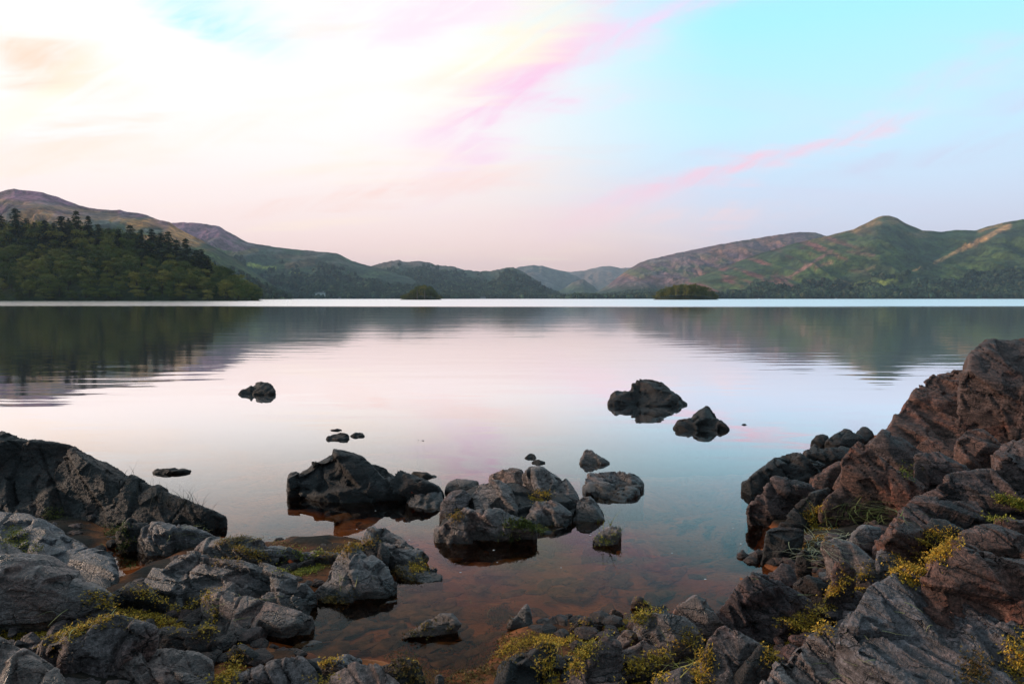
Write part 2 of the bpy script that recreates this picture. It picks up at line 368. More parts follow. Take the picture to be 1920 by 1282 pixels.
hill('headland', [(-420, 470), (-200, 455), (0, 462), (150, 466), (240, 480), (300, 496), (380, 532), (440, 553), (470, 560), (488, 562.6), (500, 563.6)], 520, 420, label='wooded headland knoll', cover=cov_wood, seed=20, nx=160, nt_=40, p=.9, amp=.05, gul=.0, jag=.5, base=-1.0)
# ------------------------------------------------------------------ trees
def quads_from(C, N, size, rng):
    """one leaf-clump quad at every centre C, facing N, of the given size"""
    n = len(C); N = N / np.linalg.norm(N, axis=1)[:, None]
    r = rng.normal(size=(n, 3)); T = np.cross(N, r); T /= np.linalg.norm(T, axis=1)[:, None]; Bt = np.cross(N, T)
    s = (size * rng.uniform(.6, 1.3, n))[:, None]; a = s * rng.uniform(.6, 1.2, (n, 1))
    k = rng.uniform(.35, 1, (n, 4, 1))
    V = np.stack([C + T * s * k[:, 0], C + Bt * a * k[:, 1], C - T * s * k[:, 2], C - Bt * a * k[:, 3]], 1).reshape(-1, 3)
    return V, np.arange(4 * n).reshape(n, 4)
def tube(pts, rad, sides=6):
    pts = np.array(pts, float); V = []; F = []
    for i, (p, r) in enumerate(zip(pts, rad)):
        d = pts[min(i + 1, len(pts) - 1)] - pts[max(i - 1, 0)]; d /= np.linalg.norm(d)
        a = np.cross(d, (0, 1, 0.2)); a /= np.linalg.norm(a); b = np.cross(d, a)
        for k in range(sides):
            t = 2 * math.pi * k / sides; V.append(p + r * (a * math.cos(t) + b * math.sin(t)))
        if i:
            o = (i - 1) * sides
            for k in range(sides): F.append((o + k, o + (k + 1) % sides, o + sides + (k + 1) % sides, o + sides + k))
    return V, F
def join(parts):
    V = []; F = []; o = 0
    for v, f in parts:
        V.append(np.array(v, float)); F.append(np.array(f) + o); o += len(v)
    return np.vstack(V), np.vstack(F)
def broadleaf_meshes(i, mat, low=.10, wide=.34, nlobe=14, nq=2600):
    rng = np.random.default_rng(100 + i)
    L = []
    for k in range(nlobe):
        th = rng.uniform(0, 2 * math.pi); zz = rng.uniform(low + .12, .88)
        rr = wide * math.sqrt(max(0, 1 - ((zz - .48) / .56) ** 2)) * rng.uniform(.35, .95)
        L.append((rr * math.cos(th), rr * math.sin(th), zz, rng.uniform(.13, .23)))
    L.append((0, 0, .86, .13)); L = np.array(L)
    idx = rng.integers(0, len(L), nq); d = rng.normal(size=(nq, 3)); d /= np.linalg.norm(d, axis=1)[:, None]
    d[:, 2] = np.where(rng.random(nq) < .85, np.abs(d[:, 2]), d[:, 2])
    r = L[idx, 3] * rng.uniform(.55, 1.1, nq)
    C = L[idx, :3] + d * r[:, None] * [1, 1, .8]
    N = d + rng.normal(size=(nq, 3)) * .45 + [0, 0, .3]
    V, F = quads_from(C, N, .026, rng)
    cr = mk_mesh('broadleaf_crown', V, F, False, mat)
    parts = [tube([(0, 0, -.08), (.01, 0, .15), (.0, .01, .4), (.02, 0, .7)], [.022, .018, .012, .004])]
    for k in range(5):
        q = L[k]; parts.append(tube([(0, 0, .2 + .06 * k), (q[0] * .5, q[1] * .5, (q[2] + .25 + .06 * k) / 2), tuple(q[:3])], [.010, .007, .003], 5))
    V, F = join(parts)
    return cr, mk_mesh('broadleaf_trunk', V, F, True, M_bark)
def conifer_meshes(i):
    rng = np.random.default_rng(300 + i); Cs = []; Ns = []; nw = 26
    for k in range(nw):
        z = .14 + .84 * k / nw + rng.uniform(-.012, .012); rmax = .20 * (1 - (z - .1) / .92) ** .8 * rng.uniform(.7, 1.15) + .008
        for b in range(12):
            if rng.random() < .10: continue
            th = rng.uniform(0, 6.283); rm = rmax * rng.uniform(.55, 1.15)
            m = max(3, int(rm / .016))
            for j in range(m):
                f = (j + .6) / m; r_ = rm * f
                Cs.append((r_ * math.cos(th) + rng.normal() * .006, r_ * math.sin(th) + rng.normal() * .006, z - .33 * r_ * f + rng.normal() * .004))
                Ns.append((math.cos(th) * .5 + rng.normal() * .5, math.sin(th) * .5 + rng.normal() * .5, .8))
    V, F = quads_from(np.array(Cs), np.array(Ns), .026, rng)
    cr = mk_mesh('conifer_crown', V, F, False, M_conif)
    v, f = tube([(0, 0, -.05), (0, 0, .4), (0, 0, .99)], [.013, .009, .001], 6)
    return cr, mk_mesh('conifer_trunk', np.array(v), np.array(f), True, M_bark)
BROAD = [broadleaf_meshes(i, M_leaf) for i in range(7)]
ISLE = [broadleaf_meshes(20 + i, M_island, wide=.44) for i in range(4)]
CONIF = [conifer_meshes(i) for i in range(5)]
def tree(name, pair, loc, H, wf, rot, label, group):
    r = bpy.data.objects.new(name, None); COL.objects.link(r); r.empty_display_size = .1
    r.location = loc; r.scale = (H * wf, H * wf, H); r.rotation_euler = (0, 0, rot)
    r['label'] = label; r['category'] = 'tree'
    if group: r['group'] = group
    add('crown', pair[0], parent=r); add('trunk', pair[1], parent=r)
    return r
rng = np.random.default_rng(5)
head = HILLS['wooded headland knoll']
# broadleaf canopy of the headland: spaced like a real wood
spots = []
for k in range(9000):
    y = rng.uniform(421, 528); x = rng.uniform(-.83, -.362) * y
    px = float(proj(x, y, 0)[0])
    if px < -60 or px > 486: continue
    if any((x - a) ** 2 + ((y - b) * 1.15) ** 2 < 7.1 ** 2 for a, b in spots): continue
    spots.append((x, y))
    if len(spots) >= 262: break
for i, (x, y) in enumerate(spots):
    z = float(hill_z(head, np.array([x]), np.array([y]))[0]); px = float(proj(x, y, 0)[0])
    edge = np.clip((488 - px) / 60, .25, 1); near = np.clip((y - 421) / 12, 0, 1)
    H = rng.uniform(11.5, 17.5) * (.45 + .55 * edge) * (.55 + .45 * near) * (1.25 if y > 488 else 1.0)
    tree('broadleaf_tree', BROAD[int(rng.integers(len(BROAD)))], (x, y, z - .2), H, rng.uniform(.85, 1.15) * (1.25 if near < .6 else 1.0), rng.uniform(0, 6.28),
         *(('small broadleaf tree on the pointed right tip of the headland wood', 'trees on the tip of the headland') if px > 425 else ('low broadleaf tree overhanging the water along the foot of the headland wood', 'waterside trees of the headland') if near < .75 else ('tall broadleaf tree on the slope of the headland wood, above the waterside row', 'broadleaf trees on the headland slope')))
# conifers that stand above it: tip traced at (px, py) with its distance
ORD = ['first', 'second', 'third', 'fourth', 'fifth', 'sixth', 'seventh', 'eighth', 'ninth', 'tenth', 'eleventh', 'twelfth', 'thirteenth', 'fourteenth', 'fifteenth', 'sixteenth', 'seventeenth', 'eighteenth', 'nineteenth', 'twentieth', 'twenty-first', 'twenty-second', 'twenty-third', 'twenty-fourth', 'twenty-fifth', 'twenty-sixth', 'twenty-seventh', 'twenty-eighth', 'twenty-ninth', 'thirtieth']
tips = [(2, 402, 505), (28, 387, 500), (48, 408, 512), (64, 414, 505), (84, 411, 495), (100, 416, 512), (114, 402, 498), (128, 407, 508), (142, 391, 500), (165, 402, 505), (184, 418, 497), (205, 425, 510), (222, 428, 500), (244, 419, 505), (264, 428, 495), (284, 427, 508), (302, 434, 500), (315, 432, 492), (330, 446, 500), (348, 444, 488), (368, 466, 490), (378, 464, 484), (388, 477, 482)]
for i, (px, py, y) in enumerate(tips):
    u, v = uv(px, py); x = float(u) * y; zt = float(v) * y + CAM_H
    z = float(hill_z(head, np.array([x]), np.array([y]))[0])
    tree('conifer_tree', CONIF[i % len(CONIF)], (x, y, z - .3), max(zt - z + .3, 9), rng.uniform(1.3, 2.0), rng.uniform(0, 6.28),
         'dark conifer rising above the headland wood, %s from the left edge' % ORD[i], 'conifers above the headland wood')
for k in range(62):           # shorter conifers filling in between and behind them
    px = rng.uniform(0, 370); y = rng.uniform(490, 524); u, v = uv(px, 500); x = float(u) * y
    z = float(hill_z(head, np.array([x]), np.array([y]))[0])
    tree('conifer_tree', CONIF[k % len(CONIF)], (x, y, z - .3), rng.uniform(13, 22) * (1 - .35 * px / 370), rng.uniform(1.3, 1.9), rng.uniform(0, 6.28),
         'shorter dark conifer filling in among the tall ones of the headland wood', 'short conifers of the headland wood')

# ------------------------------------------------------------------ two wooded islands
def island(px0, px1, y, hgt, label, seed):
    (u0, _), (u1, _) = uv(px0, 560), uv(px1, 560); cx = (u0 + u1) / 2 * y; rx = (u1 - u0) / 2 * y; ry = rx * .8
    a = np.linspace(0, 2 * math.pi, 49)[:-1]; V = []; rings = 14
    for i in range(rings):
        f = i / (rings - 1)
        for t in a:
            rr = f * (1 + .10 * math.sin(3 * t + seed) + .05 * math.sin(7 * t)); V.append((cx + rx * 1.04 * rr * math.cos(t), y + ry * rr * math.sin(t), hgt * (1 - f ** 2.0) - 1.2 * f ** 8 + .15 * math.sin(9 * t + 5 * f)))
    V = np.array(V); F = [(i * 48 + k, i * 48 + (k + 1) % 48, (i + 1) * 48 + (k + 1) % 48, (i + 1) * 48 + k) for i in range(rings - 1) for k in range(48)]
    me = mk_mesh('island', V, np.array(F), True, M_fell); set_color(me, 'cover', np.where(V[:, 2:3] < .5, (.12, .09, .075), (.03, .04, .018)))
    add('island', me, kind='structure', label=label)
    return cx, rx, ry
def isle_trees(px0, px1, y, hgt, top, n, label, group, seed, isle_label):
    cx, rx, ry = island(px0, px1, y, hgt, isle_label, seed); rg = np.random.default_rng(seed); done = []
    tx, ty = np.array(top).T
    for k in range(4000):
        a = rg.uniform(0, 6.283); r = math.sqrt(rg.uniform(0, .96)); X = cx + rx * r * math.cos(a); Y = y + ry * r * math.sin(a)
        if any((X - p) ** 2 + (Y - q) ** 2 < 4.2 ** 2 for p, q in done): continue
        done.append((X, Y)); z = hgt * (1 - r * r); px, _ = proj(X, Y, z)
        zt = float(uv(px, np.interp(px, tx, ty))[1]) * Y + CAM_H
        H = max(4.5, (zt - z) * (rg.uniform(.82, 1.0) if r < .75 else rg.uniform(.75, 1.0)))
        tree('island_tree', ISLE[int(rg.integers(len(ISLE)))], (X, Y, z - .3), H, rg.uniform(.85, 1.1) * float(np.clip(9.0 / H, .62, 1.5)), rg.uniform(0, 6.28), label, group)
        if len(done) >= n: break
isle_trees(751, 828, 800, 3.5, [(748, 557), (756, 550), (766, 549), (772, 545), (778, 539), (785, 534), (797, 532.5), (808, 535), (815, 543), (822, 551), (830, 557)], 46, 'autumn-tinged tree on the smaller island left of centre', 'trees of the smaller island', 31, 'smaller steep wooded island left of centre')
isle_trees(1226, 1346, 800, 5, [(1225, 555), (1232, 545), (1242, 540), (1252, 536), (1268, 532), (1285, 530), (1300, 530), (1315, 533), (1330, 538), (1340, 546), (1347, 556)], 62, 'round green tree on the larger low island right of centre', 'trees of the larger island', 32, 'larger low wooded island right of centre')
for px, top, lab in ((782, 537, 'left'), (796, 536, 'right')):    # two tall bare stems with a small tuft
    Y = 772.0; u, v = uv(px, top); X = float(u) * Y; zt = float(v) * Y + CAM_H; z = 2.0
    r = bpy.data.objects.new('tall_pine', None); COL.objects.link(r); r.location = (X, Y, z - .5)
    r['label'] = 'tall pine with a pale bare stem on the smaller island, %s one of two' % lab; r['category'] = 'tree'; r['group'] = 'tall pines of the smaller island'
    h = zt - z; v_, f_ = tube([(0, 0, -1), (.2, 0, h * .5), (0, .1, h)], [.4, .34, .1], 7)
    add('trunk', mk_mesh('pine_trunk', np.array(v_), np.array(f_), True, M_bark_pale), parent=r)
    rg = np.random.default_rng(int(px)); c = rg.normal(size=(420, 3)) * [1.6, 1.6, 1.0] + [0, 0, h - 1.2]
    V, F = quads_from(c, rg.normal(size=(420, 3)) + [0, 0, .6], .45, rg); add('crown', mk_mesh('pine_crown', V, F, False, M_island), parent=r)

# ------------------------------------------------------------------ far woods: masses nobody could count
bm = bmesh.new(); bmesh.ops.create_icosphere(bm, subdivisions=2, radius=1); bm.verts.ensure_lookup_table()
ICO_V = np.array([v.co[:] for v in bm.verts]); ICO_F = np.array([[v.index for v in f.verts] for f in bm.faces]); bm.free()
def wood(label, hkey, n, pxr, t0, t1, hr, seed, dens=None):
    h = HILLS[hkey]; rg = np.random.default_rng(seed)
    Df, Dr = h['D'][0], h['D'][h['fr']].max()
    px = rg.uniform(*pxr, n); t = t0 + (t1 - t0) * rg.random(n) ** 1.0; Y = Df + (Dr - Df) * t; X = uv(px, 560)[0] * Y
    Z = hill_z(h, X, Y); qx, qy = proj(X, Y, Z)
    keep = Z > .3
    if dens is not None: keep &= rg.random(n) < dens(qx, qy, t)
    X, Y, Z = X[keep], Y[keep], Z[keep]; m = len(X)
    H = rg.uniform(*hr, m); W = H * rg.uniform(.34, .5, m)
    nz = 1 + .30 * rg.normal(size=(m, len(ICO_V), 1)).clip(-1.4, 1.4)
    V = ICO_V[None] * nz * np.stack([W, W, H * .5], 1)[:, None] + np.stack([X, Y, Z + H * .45], 1)[:, None]
    F = (ICO_F[None] + (np.arange(m) * len(ICO_V))[:, None, None]).reshape(-1, 3)
    me = mk_mesh('far_wood', V.reshape(-1, 3), F, False, M_fell)
    c = np.array([.024, .038, .020]) * np.exp(rg.normal(0, .28, (m, 1))) + np.array([.018, .008, 0]) * (rg.random((m, 1)) < .12)
    set_color(me, 'cover', np.repeat(c, len(ICO_V), 0))
    add('far_wood', me, label=label, cat='wood', kind='stuff')
nz2 = lambda qx, qy, s: fbm(np.c_[qx / 28, qy / 9, np.full(len(qx), s)], 3, .5, seed=int(s))
fields = lambda qx, qy: ~((line_d(qx, qy, 1596, 533, 1632, 531) < 5) | (line_d(qx, qy, 1648, 531, 1690, 523) < 5) | (line_d(qx, qy, 1690, 540, 1740, 500) < 9))
wood('dark woodland along the foot of the green fell', 'green fell with a rounded summit cone', 9000, (1290, 2000), .0, .30, (11, 19), 41,
     lambda qx, qy, t: np.clip(1.3 - t / (.16 + .10 * smooth(qx, 1720, 1860) + .10 * nz2(qx, qy, 1.)), 0, 1) * fields(qx, qy))
wood('blue green woodland on the slope round the white hotel', 'long dark fell above the white hotel', 8000, (300, 900), .0, .62, (10, 17), 42,
     lambda qx, qy, t: np.clip(1.4 - t / (.38 + .25 * nz2(qx, qy, 2.)), 0, 1) * ((np.abs(qx - 600) > 13) | (qy < 544) | (qy > 559.3)) * (line_d(qx, qy, 465, 496, 515, 504) > 5) * (line_d(qx, qy, 395, 467, 440, 476) > 7))
wood('hazy woodland covering the knobbly fell', 'wooded fell with knobbly crest behind the smaller island', 7000, (640, 1085), .0, .9, (11, 18), 43,
     lambda qx, qy, t: np.clip(1.35 - t / (.62 + .3 * nz2(qx, qy, 3.)), 0, 1))
wood('woodland on the low rise in front of the gap', 'low wooded rise in front of the gap', 1400, (1035, 1350), .0, 1.0, (9, 15), 44)
wood('woodland at the foot of the purple heather fell', 'purple heather fell with a flat top', 2200, (1100, 1400), .0, .16, (10, 16), 45)
wood('scattered trees low on the orange and purple fell', 'high purple and orange fell behind the wood', 1300, (300, 560), .0, .5, (8, 13), 46, lambda qx, qy, t: (nz2(qx, qy, 5.) > -.1) * 1.0)

# ------------------------------------------------------------------ narrow pebble beach along the far right shore, hotel, boats
def strip(name, px0, px1, y, col, label, wz=1.0, depth=18):
    rg = np.random.default_rng(int(px0)); px = np.linspace(px0, px1, 120); X = uv(px, 560)[0] * y; k = fbm(np.c_[px / 18, px * 0, px * 0], 3, seed=9)
    z = np.clip(wz * (.8 + .9 * k), .05, 9)
    V = np.vstack([np.c_[X, np.full(120, y), np.full(120, -.3)], np.c_[X, np.full(120, y + depth * .4), z], np.c_[X, np.full(120, y + depth), z * 1.3 + .2]])
    add(name, mk_mesh(name, V, grid_faces(3, 120), True, mat_plain(name, col, scale=.3)), kind='structure', label=label)
strip('beach', 1400, 2050, 2090, (.19, .12, .10), 'narrow reddish pebble beach along the far right shore', .9)
M_white = mat_plain('white_render', (.80, .79, .76), .8, .5, .06); M_slate = mat_plain('slate_roof', (.09, .09, .10), .7); M_pane = mat_plain('window_glass', (.03, .035, .045), .2)
M_grey_wall = mat_plain('grey_stone_wall', (.30, .29, .28), .9)
def box_mesh(name, x0, x1, y0, y1, z0, z1, mat):
    V = np.array([(x, y, z) for z in (z0, z1) for (x, y) in ((x0, y0), (x1, y0), (x1, y1), (x0, y1))])
    return mk_mesh(name, V, np.array([(3, 2, 1, 0), (4, 5, 6, 7), (0, 1, 5, 4), (1, 2, 6, 5), (2, 3, 7, 6), (3, 0, 4, 7)]), False, mat)
def roof_mesh(name, x0, x1, y0, y1, z0, z1, mat):
    m = (y0 + y1) / 2; V = np.array([(x0, y0, z0), (x1, y0, z0), (x1, y1, z0), (x0, y1, z0), (x0 + 1.2, m, z1), (x1 - 1.2, m, z1)])
    me = bpy.data.meshes.new(name); me.from_pydata(V.tolist(), [], [(0, 1, 5, 4), (2, 3, 4, 5), (1, 2, 5), (3, 0, 4), (3, 2, 1, 0)]); me.materials.append(mat); return me
def house(name, px, py, y, w_, d_, h_, label, wall_mat, rows=2, cols=6, wing=None):
    u, v = uv(px, py); X = float(u) * y; z = float(v) * y + CAM_H
    r = bpy.data.objects.new(name, None); COL.objects.link(r); r.location = (X, y, z); r['label'] = label; r['category'] = 'building'
    add('wall', box_mesh('wall', -w_ / 2, w_ / 2, 0, d_, -6, h_, wall_mat), parent=r)
    add('roof', roof_mesh('roof', -w_ / 2 - .4, w_ / 2 + .4, -.4, d_ + .4, h_ + .01, h_ + 3.2, M_slate), parent=r)
    add('chimney', box_mesh('chimney', w_ * .22, w_ * .22 + 1.1, d_ * .4, d_ * .6, h_ + 1.5, h_ + 4.6, wall_mat), parent=r.children[1] if r.children[1].name.startswith('roof') else r.children[0])
    pane = box_mesh('window', -.7, .7, -.06, .1, 0, 1.7, M_pane)
    for a in range(rows):
        for c in range(cols): add('window', pane, (-w_ / 2 + w_ * (c + .5) / cols, 0, 1.2 + a * (h_ - 1) / rows), r)
    if wing:
        add('wing_wall', box_mesh('wing_wall', wing[0], wing[1], -3, d_ * .7, -6, wing[2], wall_mat), parent=r)
        add('wing_roof', roof_mesh('wing_roof', wing[0] - .3, wing[1] + .3, -3.3, d_ * .7 + .3, wing[2] + .01, wing[2] + 3, M_slate), parent=r)
house('hotel', 602, 553, 2178, 22, 9, 6.5, 'white hotel among the trees on the far left shore', M_white, 2, 5, (-17, -11.2, 5.0))
house('cottage', 829, 559.2, 2480, 9, 6, 4.5, 'small pale cottage on the shore just right of the smaller island', M_grey_wall, 1, 3)
house('boathouse', 905, 559.5, 2490, 22, 7, 4.0, 'long pale low building on the far centre shore', M_grey_wall, 1, 6)
house('cottage', 636, 560, 2140, 7, 5, 3.0, 'tiny pale house at the waterline right of the hotel', M_grey_wall, 1, 2)
def boat(px, y, L, label, mast):
    X = float(uv(px, 560)[0]) * y; r = bpy.data.objects.new('boat', None); COL.objects.link(r); r.location = (X, y, 0); r.rotation_euler = (0, 0, .5); r['label'] = label; r['category'] = 'boat'
    n = 13; s = np.linspace(-1, 1, n); bw = L * .17 * (1 - np.clip(s, 0, 1) ** 2.2) * (1 - .25 * np.clip(-s, 0, 1)); V = []
    for a, b in zip(s, bw): V += [(a * L / 2, -b, .9 + .25 * a * a), (a * L / 2 * .95, -b * .7, -.1), (a * L / 2 * .95, b * .7, -.1), (a * L / 2, b, .9 + .25 * a * a)]
    F = [(i * 4 + k, i * 4 + k + 1, i * 4 + k + 5, i * 4 + k + 4) for i in range(n - 1) for k in range(3)] + [(i * 4 + 3, i * 4, i * 4 + 4, i * 4 + 7) for i in range(n - 1)]
    add('hull', mk_mesh('hull', np.array(V), np.array(F), True, M_white), parent=r); add('cabin', box_mesh('cabin', -L * .2, L * .12, -L * .09, L * .09, .95, 1.9, M_white), parent=r)
    if mast: v_, f_ = tube([(0, 0, .9), (0, 0, mast)], [.09, .05], 6); add('mast', mk_mesh('mast', np.array(v_), np.array(f_), True, M_white), parent=r)
boat(1423, 1900, 6, 'small white boat moored off the far right shore', 0)
boat(1568, 1980, 11, 'white cabin boat in front of the far right beach', 7)
# ------------------------------------------------------------------ shore and lake bed: one sheet
CTRL = []
for px, py, z in [(0, 960, .16), (0, 1060, .22), (120, 1010, .14), (0, 1180, .30), (120, 1175, .20), (215, 1090, -.03), (240, 1060, -.05), (300, 1165, .10), (60, 1240, .30), (200, 1270, .22), (400, 1180, .02), (420, 1240, .02),
                  (500, 1270, .08), (700, 1275, .02), (330, 1060, .02), (420, 1000, -.05), (470, 1060, .05), (560, 1050, .05), (620, 1060, .05), (440, 960, -.25), (500, 920, -.4), (300, 870, -.55), (500, 1000, -.10),
                  (560, 1190, -.10), (660, 1180, -.12), (640, 1220, -.08), (760, 1110, -.06), (850, 1240, -.05), (900, 1190, -.09), (950, 1100, -.14), (1050, 1080, -.16), (900, 1060, -.14), (740, 970, -.16), (700, 920, -.2), (780, 1010, -.12), (900, 970, -.1),
                  (1150, 1010, -.14), (1200, 960, -.30), (1250, 1060, -.28), (1330, 1000, -.5), (1300, 900, -.7), (1370, 1070, -.3), (1180, 1120, -.12), (1100, 1140, -.08), (1000, 1210, .0), (900, 1275, .0), (1060, 1230, .03), (1150, 1230, .06), (1240, 1240, .10), (1300, 1230, .12), (1200, 1180, .02),
                  (1410, 970, -.15), (1420, 1080, -.05), (1340, 1130, -.05), (1480, 960, .08), (1460, 1040, .05), (1480, 1110, .12), (1450, 1220, .16), (1540, 900, .08), (1580, 850, .02), (1620, 980, .22), (1600, 1080, .22), (1560, 1180, .22), (1500, 1275, .22),
                  (1700, 960, .25), (1700, 1070, .30), (1760, 900, .34), (1720, 850, .22), (1660, 820, .05), (1850, 960, .42), (1900, 1060, .44), (1800, 1200, .40), (1920, 1250, .48), (1850, 870, .45), (1920, 830, .55), (1700, 1270, .34)]:
    u, v = uv(px, py); y = (CAM_H - z) / -float(v); CTRL.append((float(u) * y, y, z))
CTRL += [(3.0, 6.6, -.3), (3.3, 7.6, -.5), (2.6, 6.0, -.2), (3.6, 8.4, -.7), (4.9, 7.0, .5), (6, 7, .7), (6, 4, .8), (4, 3, .6), (3, 1, .5), (1, .8, .3), (-1, .8, .3), (-3, 1, .4), (-4, 3, .45), (-5, 4.5, .45), (-6, 6, .3), (-7, 8, -.4), (-4, 7, -.7), (0, 1.2, .2), (0, 8, -.8), (2.5, 8, -.9), (-3, 10, -1.1), (3, 11, -1.3), (6, 11, -.8), (0, 13, -1.6), (-8, 12, -1.2), (0, -3, .5), (4, -3, .7), (-4, -3, .5), (8, 9.5, .2), (9, 5, .9)]
CTRL = np.array(CTRL)
def ground0(X, Y):
    X = np.asarray(X, float); Y = np.asarray(Y, float); out = np.zeros(X.shape); f = X.ravel(); g = Y.ravel(); r = np.empty(f.size)
    for i in range(0, f.size, 20000):
        d2 = (f[i:i + 20000, None] - CTRL[None, :, 0]) ** 2 + (g[i:i + 20000, None] - CTRL[None, :, 1]) ** 2 + .012
        w_ = d2 ** -1.8; r[i:i + 20000] = (w_ * CTRL[None, :, 2]).sum(1) / w_.sum(1)
    r = r.reshape(X.shape); dist = np.hypot(X, Y)
    deep = -1.4 - .10 * np.clip(dist - 12, 0, 70)
    k = smooth(dist, 9, 16); return r * (1 - k) + deep * k
def hit_ground(px, py):
    u, v = (float(q) for q in uv(px, py)); ys = np.linspace(1.0, 14, 330); z = CAM_H + v * ys
    g = np.maximum(ground0(u * ys, ys), 0); i = np.argmax(z <= g); return ys[i] if (z <= g).any() else CAM_H / -v
gx = np.r_[-np.geomspace(9.2, 10400, 22)[::-1], np.arange(-9, 9.01, .055), np.geomspace(9.2, 10400, 22)]
gy = np.r_[np.array([-55., -20, -8, -3]), np.arange(0, 15.01, .055), np.geomspace(15.3, 10600, 30)]
def ground_final(X, Y):
    g = ground0(X, Y); return np.where(g > 0, g * .62 - .03 * smooth(g, 0, .06), g)
GX, GY = np.meshgrid(gx, gy); GZ = ground_final(GX, GY)
Pg = np.c_[GX.ravel(), GY.ravel(), np.zeros(GX.size)]; nearm = smooth(14 - np.hypot(Pg[:, 0], Pg[:, 1]), 0, 4)
dz_ = nearm * (.05 * fbm(Pg * [2.2, 2.2, 1], 4, .55, seed=3) + .03 * fbm(Pg * [3, 9, 1], 3, .5, seed=7, ridged=True))
GZ = GZ + dz_.reshape(GX.shape)
m, b, bs = new_mat('shore_silt'); pos = b.n('ShaderNodeNewGeometry').outputs['Position']; zz = b.xyz(pos)[2]
n1 = b.noise(pos, 3.0, 6, .62, .6); n2 = b.noise(b.mapping(pos, scale=(1, 2.2, 1), rot=(0, 0, .5)), 14, 5, .65); n3 = b.noise(pos, 60, 3, .6)
bed = b.ramp(n1, [(.30, (.15, .045, .016)), (.48, (.32, .10, .032)), (.62, (.52, .17, .055)), (.75, (.26, .11, .045))])
bed = b.mix(b.ss(n2, .5, .72), bed, (.035, .024, .017))
soil = b.ramp(n2, [(.3, (.010, .008, .006)), (.6, (.026, .020, .015)), (.8, (.05, .038, .026))])
deepc = b.mix(b.ss(zz, -.22, -.75), bed, (.020, .032, .034))
c = b.mix(b.ss(zz, -.01, .05), deepc, soil)
b.put(bs.inputs['Base Color'], c); bs.inputs['Roughness'].default_value = .85; bs.inputs['Specular IOR Level'].default_value = .2
bp = b.n('ShaderNodeBump'); bp.inputs['Strength'].default_value = .7; bp.inputs['Distance'].default_value = .02; b.put(bp.inputs['Height'], b.m('ADD', n2, b.m('MULTIPLY', n3, .4))); b.put(bs.inputs['Normal'], bp.outputs[0])
add('ground', mk_mesh('ground', np.c_[GX.ravel(), GY.ravel(), GZ.ravel()], grid_faces(len(gy), len(gx)), True, m), kind='structure', label='brown silty lake bed and stony shore')

